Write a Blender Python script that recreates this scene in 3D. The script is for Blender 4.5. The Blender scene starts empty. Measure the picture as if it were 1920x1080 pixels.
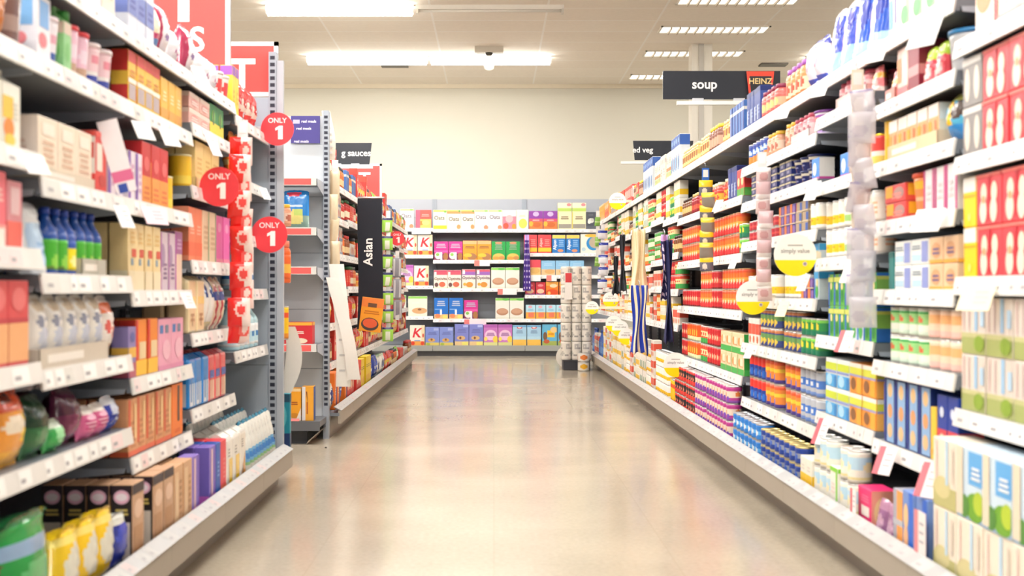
import bpy, bmesh, math, random
from mathutils import Vector, Matrix
R_ = random.Random(7)
C = bpy.context.scene.collection
PI = math.pi
# ------------------------------------------------------------------ camera, world, light, exposure
F = 2400.0          # focal length in pixels of the 1920 wide frame
EYE = 0.90
cam_d = bpy.data.cameras.new('camera'); cam = bpy.data.objects.new('camera', cam_d); C.objects.link(cam)
cam.location = (0, 0, EYE); cam.rotation_euler = (PI/2, 0, 0)
cam_d.sensor_width = 36.0; cam_d.lens = F/1920*36.0
cam_d.shift_x = 34/1920; cam_d.shift_y = 3/1920
cam_d.clip_start = 0.05; cam_d.clip_end = 100
cam_d.dof.use_dof = True; cam_d.dof.focus_distance = 10.0; cam_d.dof.aperture_fstop = 3.6
bpy.context.scene.camera = cam
w = bpy.data.worlds.new('world'); bpy.context.scene.world = w; w.use_nodes = True
w.node_tree.nodes['Background'].inputs[0].default_value = (0.95, 0.97, 1.0, 1)
w.node_tree.nodes['Background'].inputs[1].default_value = 0.28
vs = bpy.context.scene.view_settings
vs.view_transform = 'Standard'; vs.look = 'None'; vs.gamma = 1.0; vs.use_curve_mapping = False
vs.exposure = 0.17
LAMP_W = 37.0       # watts of each lit fluorescent batten
# ------------------------------------------------------------------ colours and materials
def col(h):
    h = h.lstrip('#')
    if len(h) == 3: h = ''.join(a*2 for a in h)
    v = [int(h[i:i+2], 16)/255 for i in (0, 2, 4)]
    return tuple(a/12.92 if a <= .04045 else ((a+.055)/1.055)**2.4 for a in v) + (1.0,)
MATS = {}
def mat(name, rough=.5, metal=0., coat=0., spec=.5, base=None, noise=.05, scale=60., emit=0.):
    m = bpy.data.materials.new(name); m.use_nodes = True; nt = m.node_tree; N = nt.nodes; L = nt.links
    b = N['Principled BSDF']
    b.inputs['Roughness'].default_value = rough; b.inputs['Metallic'].default_value = metal
    b.inputs['Coat Weight'].default_value = coat; b.inputs['Specular IOR Level'].default_value = spec
    if base: src = N.new('ShaderNodeRGB'); src.outputs[0].default_value = col(base); so = src.outputs[0]
    else: src = N.new('ShaderNodeAttribute'); src.attribute_name = 'Col'; so = src.outputs['Color']
    if noise:
        tc = N.new('ShaderNodeTexCoord'); nz = N.new('ShaderNodeTexNoise'); nz.inputs['Scale'].default_value = scale
        L.new(tc.outputs['Object'], nz.inputs['Vector'])
        mr = N.new('ShaderNodeMapRange'); mr.inputs['To Min'].default_value = 1-noise; mr.inputs['To Max'].default_value = 1+noise
        L.new(nz.outputs['Fac'], mr.inputs['Value'])
        mx = N.new('ShaderNodeVectorMath'); mx.operation = 'MULTIPLY'
        L.new(so, mx.inputs[0]); L.new(mr.outputs[0], mx.inputs[1]); so = mx.outputs[0]
    L.new(so, b.inputs['Base Color'])
    if emit:
        L.new(so, b.inputs['Emission Color']); b.inputs['Emission Strength'].default_value = emit
    MATS[name] = m; return m
mat('card', .42); mat('film', .22, coat=.25); mat('metal', .3, metal=.9, noise=.03); mat('plastic', .35, noise=.02)
mat('paper', .6, noise=.03); mat('paint', .45, noise=.03, scale=8); mat('cloth', .9, noise=.12, scale=150)
mat('glow_panel', .4, base='fffaf0', noise=0, emit=1.6)
mat('tube', .4, base='fffcf5', noise=0, emit=20.0)
# clear film for the hanging packets and shrink wrap
m = mat('clear', .15, noise=0); m.node_tree.nodes['Principled BSDF'].inputs['Alpha'].default_value = .55
# ------------------------------------------------------------------ mesh building
class M:
    def __init__(s): s.v = []; s.f = []; s.c = []; s.m = []; s.sm = []
    def add(s, vs, fs, c, mt='card', smooth=False):
        k = len(s.v); s.v += [tuple(a) for a in vs]
        for i, f in enumerate(fs):
            s.f.append(tuple(k+a for a in f)); s.c.append(c[i] if isinstance(c, list) else c); s.m.append(mt); s.sm.append(smooth)
    def box(s, a, b, c, mt='card', top=None, ch=0.):
        x0, y0, z0 = a; x1, y1, z1 = b
        if ch <= 0:
            vs = [(x0,y0,z0),(x1,y0,z0),(x1,y1,z0),(x0,y1,z0),(x0,y0,z1),(x1,y0,z1),(x1,y1,z1),(x0,y1,z1)]
            fs = [(3,2,1,0),(4,5,6,7),(0,1,5,4),(1,2,6,5),(2,3,7,6),(3,0,4,7)]
            s.add(vs, fs, [c, top or c, c, c, c, c] if not isinstance(c, list) else c, mt)
        else:
            bm = bmesh.new(); bmesh.ops.create_cube(bm, size=1)
            for v in bm.verts: v.co = ((x0+x1)/2+v.co.x*(x1-x0), (y0+y1)/2+v.co.y*(y1-y0), (z0+z1)/2+v.co.z*(z1-z0))
            bmesh.ops.bevel(bm, geom=bm.edges[:], offset=ch, segments=2, affect='EDGES', profile=.5)
            bm.normal_update(); bm.verts.index_update()
            cs = [(top if (top and f.normal.z > .5) else c) for f in bm.faces]
            s.add([v.co[:] for v in bm.verts], [[v.index for v in f.verts] for f in bm.faces], cs, mt, False); bm.free()
    def quad(s, p, c, mt='card'): s.add(p, [tuple(range(len(p)))], c, mt)
    def lathe(s, prof, seg, cols, mt='card', cx=0., cy=0., smooth=True):
        vs = []; fs = []; cs = []
        for r, z in prof:
            for i in range(seg):
                a = 2*PI*i/seg; vs.append((cx+r*math.sin(a), cy-r*math.cos(a), z))
        n = len(prof)
        for j in range(n-1):
            for i in range(seg):
                k = (i+1) % seg
                fs.append((j*seg+i, j*seg+k, (j+1)*seg+k, (j+1)*seg+i))
                cs.append(cols(j, (i+.5)/seg) if callable(cols) else cols)
        fs.append(tuple(range(seg))[::-1]); fs.append(tuple((n-1)*seg+i for i in range(seg)))
        cs += [cols(0, .5) if callable(cols) else cols, cols(n-2, .5) if callable(cols) else cols]
        s.add(vs, fs, cs, mt, smooth)
    def tube(s, pts, r, c, mt='metal', seg=6):
        vs = []; fs = []
        for i, p in enumerate(pts):
            p = Vector(p); a = Vector(pts[max(i-1, 0)]); b = Vector(pts[min(i+1, len(pts)-1)]); d = (b-a).normalized()
            u = d.orthogonal().normalized(); v = d.cross(u)
            for k in range(seg): vs.append(p+r*(math.cos(2*PI*k/seg)*u+math.sin(2*PI*k/seg)*v))
        for i in range(len(pts)-1):
            for k in range(seg):
                k2 = (k+1) % seg; fs.append((i*seg+k, i*seg+k2, (i+1)*seg+k2, (i+1)*seg+k))
        fs += [tuple(range(seg))[::-1], tuple((len(pts)-1)*seg+k for k in range(seg))]
        s.add(vs, fs, c, mt, True)
    def disc(s, cx, cz, r, y0, y1, cf, mt='plastic', seg=40):   # round plate facing -y, cf(z) gives the face colour
        vs = [(cx+r*math.cos(2*PI*i/seg), y0, cz+r*math.sin(2*PI*i/seg)) for i in range(seg)]
        vs += [(x, y1, z) for x, y, z in vs]
        s.add(vs, [tuple(range(seg)), tuple(range(2*seg-1, seg-1, -1))]+[(i, i+seg, (i+1) % seg+seg, (i+1) % seg) for i in range(seg)], cf, mt)
    def mesh(s, name):
        me = bpy.data.meshes.new(name); me.from_pydata(s.v, [], s.f)
        used = list(dict.fromkeys(s.m)); ix = {u: i for i, u in enumerate(used)}
        for u in used: me.materials.append(MATS[u])
        me.polygons.foreach_set('material_index', [ix[a] for a in s.m]); me.polygons.foreach_set('use_smooth', s.sm)
        at = me.color_attributes.new('Col', 'FLOAT_COLOR', 'CORNER'); buf = []
        for p, c in zip(me.polygons, s.c): buf += list(c)*len(p.vertices)
        at.data.foreach_set('color', buf); me.update(); return me
    def obj(s, name, parent=None, loc=(0, 0, 0), rz=0.): return link(s.mesh(name), name, parent, loc, rz)
def link(me, name, parent=None, loc=(0, 0, 0), rz=0.):
    o = bpy.data.objects.new(name, me); C.objects.link(o); o.location = loc; o.rotation_euler = (0, 0, rz)
    if parent: o.parent = parent
    return o
def tag(o, label, cat, group=None, kind=None):
    o['label'] = label; o['category'] = cat
    if group: o['group'] = group
    if kind: o['kind'] = kind
    return o
def empty(name, loc=(0, 0, 0), rz=0.): return link(None, name, None, loc, rz)
def struct(o): o['kind'] = 'structure'; return o
_txt = {}
def text2d(t):
    if t not in _txt:
        cu = bpy.data.curves.new('lettering', 'FONT'); cu.body = t; cu.size = 1.0; cu.offset = .022; cu.resolution_u = 3
        cu.align_x = 'CENTER'
        o = bpy.data.objects.new('lettering', cu); C.objects.link(o); bpy.context.view_layer.update()
        me = o.evaluated_get(bpy.context.evaluated_depsgraph_get()).to_mesh()
        vs = [(v.co.x, v.co.y) for v in me.vertices]; fs = [tuple(p.vertices) for p in me.polygons]
        o.to_mesh_clear(); bpy.data.objects.remove(o); bpy.data.curves.remove(cu)
        _txt[t] = (vs, fs)
    return _txt[t]
def put_text(mb, t, o, u, v, size, c, mt='card', slant=0.):
    vs, fs = text2d(t); o = Vector(o); u = Vector(u); v = Vector(v); size /= .72
    mb.add([o+u*((x+slant*y)*size)+v*(y*size) for x, y in vs], fs, c, mt)
# ------------------------------------------------------------------ printed packaging
def parse(art):
    out = []
    for tk in art.split():
        side = tk[0] == '!'; tk = tk.lstrip('!'); k, a = tk.split(':', 1); a = a.split(',')
        if k in ('side', 'top', 'lid'): out.append((k, side, a[0])); continue
        if k in 'tv': out.append((k, side, a[0], float(a[1]), float(a[2]), float(a[3]), col(a[4]), float(a[5]) if len(a) > 5 else 0)); continue
        out.append((k, side, *[float(x) for x in a[:-1]], col(a[-1])))
    return out
def prims(art, which):
    n = 0
    for p in art:
        k, side = p[0], p[1]
        if k in ('side', 'top', 'lid'): continue
        if which == 'front' and side: continue
        if which == 'side' and not side and not (k == 'b' or (k == 'r' and p[2] <= .05 and p[4] >= .95)): continue
        yield p
def art_face(mb, o, u, v, n, W, Hh, art, which, mt='card'):
    o, u, v, n = Vector(o), Vector(u), Vector(v), Vector(n); k = 0
    cl = lambda a: min(max(a, .012), .988)
    P = lambda a, b: o+u*(cl(a)*W)+v*(cl(b)*Hh)+n*(.0003*k)
    for p in prims(art, which):
        k += 1; t = p[0]
        if t == 'b': mb.quad([P(0, p[2]), P(1, p[2]), P(1, p[3]), P(0, p[3])], p[4], mt)
        elif t == 'r': mb.quad([P(p[2], p[3]), P(p[4], p[3]), P(p[4], p[5]), P(p[2], p[5])], p[6], mt)
        elif t == 'o': mb.quad([P(p[2]+p[4]*math.cos(i*PI/9), p[3]+p[5]*math.sin(i*PI/9)) for i in range(18)], p[6], mt)
        elif t == 'd': mb.quad([P(p[2], p[3]), P(p[4], p[5]), P(p[6], p[7])], p[8], mt)
        elif t == 's':
            cx, cy, ww, hh, nn = p[2:7]; nn = int(nn)
            for i in range(nn):
                b0 = cy-hh/2+hh*i/nn; sh = (.12*((i*37) % 5)/5)*ww
                mb.quad([P(cx-ww/2+sh, b0), P(cx+ww/2-sh, b0), P(cx+ww/2-sh, b0+hh/nn*.55), P(cx-ww/2+sh, b0+hh/nn*.55)], p[7], mt)
        elif t == 't': put_text(mb, p[2], o+u*(p[3]*W)+v*((p[4]-p[5]*.4)*Hh)+n*(.0003*k), u, v, p[5]*Hh, p[6], mt, p[7])
        elif t == 'v': put_text(mb, p[2], o+u*((p[3]+p[5]*.4)*W)+v*(p[4]*Hh)+n*(.0003*k), v, -u, p[5]*W, p[6], mt, p[7])
def sample(art, base, a, b):
    c = base
    for p in prims(art, 'front'):
        t = p[0]
        if t == 'b': hit = p[2] <= b < p[3]
        elif t == 'r': hit = p[2] <= a <= p[4] and p[3] <= b <= p[5]
        elif t == 'o': hit = ((a-p[2])/p[4])**2+((b-p[3])/p[5])**2 <= 1
        elif t == 's': hit = abs(a-p[2]) < p[4]/2 and abs(b-p[3]) < p[5]/2 and ((b-p[3]+p[5]/2)*p[6]/p[5]) % 1 < .55
        else: hit = False
        if hit: c = p[-1]
    return c
def opt(art, k):
    for p in art:
        if p[0] == k: return p[2]
PROD = {}
def P_(key, kind, desc, cat, shape, dims, base, art=''):
    PROD[key] = dict(kind=kind, desc=desc, cat=cat, shape=shape, dims=tuple(float(x) for x in dims.split(',')), base=base, art=art)
def build(key, near):
    """list of (part name or None, mesh) for one product: the first is the body"""
    p = PROD[key]; W, D, Hh = p['dims']; base = col(p['base']); art = parse(p['art']); sh = p['shape']
    mb = M(); parts = []; sidec = opt(art, 'side'); topc = opt(art, 'top'); lidc = opt(art, 'lid')
    rr = random.Random(key)
    if sh in ('box', 'foilbox'):
        mt = 'card' if sh == 'box' else 'film'
        ch = min(.003, W*.03, Hh*.05)
        mb.box((-W/2, 0, 0), (W/2, D, Hh), base, mt, top=col(topc) if topc else None, ch=ch)
        e = .0004
        if sidec:
            for x in (-W/2-.0002, W/2+.0002):
                mb.quad([(x, D*.01, Hh*.01), (x, D*.99, Hh*.01), (x, D*.99, Hh*.99), (x, D*.01, Hh*.99)], col(sidec), mt)
        art_face(mb, (-W/2, -e, 0), (1, 0, 0), (0, 0, 1), (0, -1, 0), W, Hh, art, 'front', mt)
        art_face(mb, (-W/2-e, D, 0), (0, -1, 0), (0, 0, 1), (-1, 0, 0), D, Hh, art, 'side', mt)
        art_face(mb, (W/2+e, 0, 0), (0, 1, 0), (0, 0, 1), (1, 0, 0), D, Hh, art, 'side', mt)
        parts.append((None, mb))
    elif sh == 'carton':       # gable topped drink carton
        g = Hh*.78
        mb.box((-W/2, 0, 0), (W/2, D, g), base, 'card')
        a = [(-W/2, 0, g), (W/2, 0, g), (W/2, D, g), (-W/2, D, g), (-W/2, D/2, Hh*.93), (W/2, D/2, Hh*.93)]
        mb.add(a, [(0, 1, 5, 4), (2, 3, 4, 5), (1, 2, 5), (3, 0, 4)], col(topc) if topc else base, 'card')
        mb.box((-W/2, D/2-.003, Hh*.92), (W/2, D/2+.003, Hh), base, 'card')
        art_face(mb, (-W/2, -.0004, 0), (1, 0, 0), (0, 0, 1), (0, -1, 0), W, g, art, 'front')
        art_face(mb, (-W/2-.0004, D, 0), (0, -1, 0), (0, 0, 1), (-1, 0, 0), D, g, art, 'front')
        art_face(mb, (W/2+.0004, 0, 0), (0, 1, 0), (0, 0, 1), (1, 0, 0), D, g, art, 'front')
        parts.append((None, mb))
        if lidc and near:
            c = M(); c.lathe([(.016, Hh*.8), (.016, Hh*.93), (.013, Hh*.95)], 14, col(lidc), 'plastic', 0, D*.22); parts.append(('screw_cap', c))
    elif sh in ('can', 'jar', 'bottle', 'tub', 'tube'):
        r = W/2; seg = 28 if near else 14; cy = r
        rep = 3
        if sh == 'can':
            z0, z1 = .006, Hh-.006; n = 12 if near else 8
            prof = [(r*.97, 0), (r*1.0, .002), (r*.985, .005)]+[(r*.985, z0+(z1-z0)*i/n) for i in range(n+1)]
            st = 3
        elif sh == 'tube':
            z0, z1 = 0., Hh; n = 12; prof = [(r, Hh*i/n) for i in range(n+1)]; st = 0
        elif sh == 'tub':
            z0, z1 = 0., Hh*.9; n = 10; prof = [(r*(.82+.16*i/n), Hh*.9*i/n) for i in range(n+1)]; st = 0
        elif sh == 'jar':
            z0, z1 = Hh*.02, Hh*.74; n = 10
            prof = [(r*.9, 0)]+[(r, z0+(z1-z0)*i/n) for i in range(n+1)]+[(r*.93, Hh*.8), (r*.78, Hh*.85)]; st = 1
        else:
            z0, z1 = Hh*.02, Hh*.58; n = 10
            prof = [(r*.9, 0)]+[(r, z0+(z1-z0)*i/n) for i in range(n+1)]+[(r*.88, Hh*.66), (r*.55, Hh*.76), (r*.36, Hh*.84), (r*.34, Hh*.9)]; st = 1
        glass = col(sidec) if sidec else base
        def cf(j, a):
            i = j-st
            if i < 0 or i >= n: return glass
            return sample(art, base, (a*rep+.5) % 1, (i+.5)/n)
        if near and sh in ('can', 'jar', 'bottle'):
            mb.lathe(prof, seg, col('c9c9c6') if sh == 'can' else glass, 'metal' if sh == 'can' else 'film', 0, cy); parts.append((None, mb))
            i1 = n if sh == 'can' else n-1; lb = M(); lb.lathe([(a+.0005, b) for a, b in prof[st+(0 if sh == 'can' else 1):st+i1+1]], seg, lambda j, a: cf(j+st+(0 if sh == 'can' else 1), a), 'card', 0, cy); parts.append(('label', lb))
        else: mb.lathe(prof, seg, cf, 'card' if sh in ('can', 'tube') else 'film', 0, cy); parts.append((None, mb))
        lc = M(); c = col(lidc) if lidc else col('d8d8d6')
        if sh == 'can': lc.lathe([(r*.985, Hh-.0058), (r*1.0, Hh-.003), (r*1.0, Hh), (r*.95, Hh), (r*.93, Hh-.004), (r*.6, Hh-.004), (r*.58, Hh-.0025)], seg, c, 'metal', 0, cy); nm = 'lid'
        elif sh == 'tube': lc.lathe([(r*1.02, Hh*.955), (r*1.02, Hh), (r*.9, Hh+.002)], seg, c, 'plastic', 0, cy); nm = 'lid'
        elif sh == 'tub': lc.lathe([(r*1.03, Hh*.9), (r*1.03, Hh*.98), (r*.97, Hh), (r*.9, Hh*.985)], seg, c, 'plastic', 0, cy); nm = 'lid'
        elif sh == 'jar': lc.lathe([(r*.82, Hh*.85), (r*.86, Hh*.86), (r*.86, Hh*.99), (r*.8, Hh)], seg, c, 'metal' if not lidc else 'plastic', 0, cy); nm = 'lid'
        else: lc.lathe([(r*.4, Hh*.9), (r*.4, Hh*.99), (r*.33, Hh)], seg, c, 'plastic', 0, cy); nm = 'cap'
        parts.append((nm, lc))
    elif sh in ('bag', 'pouch', 'slump'):
        nx, nz = (14, 18) if near else (8, 10)
        vs = []; fs = []; cs = []; K = nx+1
        wob = [[rr.uniform(-1, 1) for _ in range(nx+1)] for _ in range(nz+1)]
        for sgn in (-1, 1):
            for j in range(nz+1):
                for i in range(nx+1):
                    a, b = i/nx, j/nz
                    ex = (max(0, 1-abs(2*a-1)**2.6))**.7
                    if sh == 'bag': ez = (max(0, math.sin(PI*min(max((b-.05)/.9, 0), 1))))**.55
                    elif sh == 'pouch': ez = (1-b)**.5*(1 if b > .02 else .9)
                    else: ez = max(0, math.sin(PI*min(max((b-.01)/.93, 0), 1)))**.4
                    t = D/2*ex*ez; wave = wob[j][i]*.0035*ex*(1 if .06 < b < .94 else .2)
                    x = (a-.5)*W*(1-.06*ez*ex if sh == 'bag' else 1-.03*b)
                    z = b*Hh*(1-.05*(1-ex) if b > .5 else 1)+wob[j][i]*.001
                    if sh == 'slump' and b > .8: z -= (b-.8)*Hh*.55; t += 0; 
                    y = D/2+sgn*(t+wave)+(0 if sh != 'slump' else -max(0, b-.8)*D*1.3)
                    vs.append((x, y, max(z, 0)))
        n1 = K*(nz+1)
        for j in range(nz):
            for i in range(nx):
                q = (j*K+i, j*K+i+1, (j+1)*K+i+1, (j+1)*K+i); c = sample(art, base, (i+.5)/nx, (j+.5)/nz)
                fs.append(q); cs.append(c); fs.append(tuple(n1+x for x in q[::-1])); cs.append(c)
        mb.add(vs, fs, cs, 'film', True)
        # side walls close the two sheets
        sf = []; 
        for j in range(nz):
            for i in (0, nx):
                a, b = j*K+i, (j+1)*K+i; sf.append((a, b, n1+b, n1+a) if i == 0 else (b, a, n1+a, n1+b))
        k0 = len(mb.v)-2*n1
        for q in sf: mb.f.append(tuple(k0+x for x in q)); mb.c.append(base); mb.m.append('film'); mb.sm.append(True)
        parts.append((None, mb))
    elif sh == 'brick':        # paper pack with a folded top
        mb.box((-W/2, 0, 0), (W/2, D, Hh*.93), base, 'film', ch=min(.012, D*.14))
        mb.add([(-W/2+.006, D*.12, Hh*.92), (W/2-.006, D*.12, Hh*.92), (W/2-.006, D*.88, Hh*.92), (-W/2+.006, D*.88, Hh*.92), (-W/2+.006, D*.44, Hh), (W/2-.006, D*.44, Hh), (W/2-.006, D*.56, Hh), (-W/2+.006, D*.56, Hh)],
               [(0, 1, 5, 4), (1, 2, 6, 5), (2, 3, 7, 6), (3, 0, 4, 7), (4, 5, 6, 7)], col(topc) if topc else base, 'film')
        art_face(mb, (-W/2+.01, -.0004, .008), (1, 0, 0), (0, 0, 1), (0, -1, 0), W-.02, Hh*.93-.016, art, 'front', 'film')
        art_face(mb, (-W/2-.0004, D-.01, .008), (0, -1, 0), (0, 0, 1), (-1, 0, 0), D-.02, Hh*.93-.016, art, 'side', 'film')
        art_face(mb, (W/2+.0004, .01, .008), (0, 1, 0), (0, 0, 1), (1, 0, 0), D-.02, Hh*.93-.016, art, 'side', 'film')
        parts.append((None, mb))
    elif sh == 'multi':        # shrink wrapped block of tins: nx columns by two layers
        nx = max(2, round(W/.076)); r = W/nx/2*.98; nz = max(1, round(Hh/.11)); hz = Hh/nz; ny = 1
        for k in range(nz):
            for i in range(nx):
                n = 6
                mb.lathe([(r*.97, k*hz+.001)]+[(r, k*hz+.004+(hz-.008)*j/n) for j in range(n+1)]+[(r*.94, (k+1)*hz-.001)], 12,
                         lambda j, a: sample(art, base, (a*3+.5) % 1, (j-.5)/n) if 0 < j <= n else col('cfcfcd'), 'film', -W/2+(i+.5)*W/nx, r)
        parts.append((None, mb))
    elif sh == 'rolls':        # stacked kitchen rolls in one printed wrap
        r = W/2; n = 10
        mb.lathe([(r*.9, 0)]+[(r, .006+(Hh-.012)*i/n) for i in range(n+1)]+[(r*.88, Hh)], 24, lambda j, a: sample(art, base, (a*3+.5) % 1, (j-.5)/n) if 0 < j <= n else base, 'film', 0, 0)
        mb.lathe([(r*.3, Hh-.004), (r*.28, Hh+.0005)], 14, col('8d8a84'), 'paper', 0, 0)
        parts.append((None, mb))
    return parts
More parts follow.
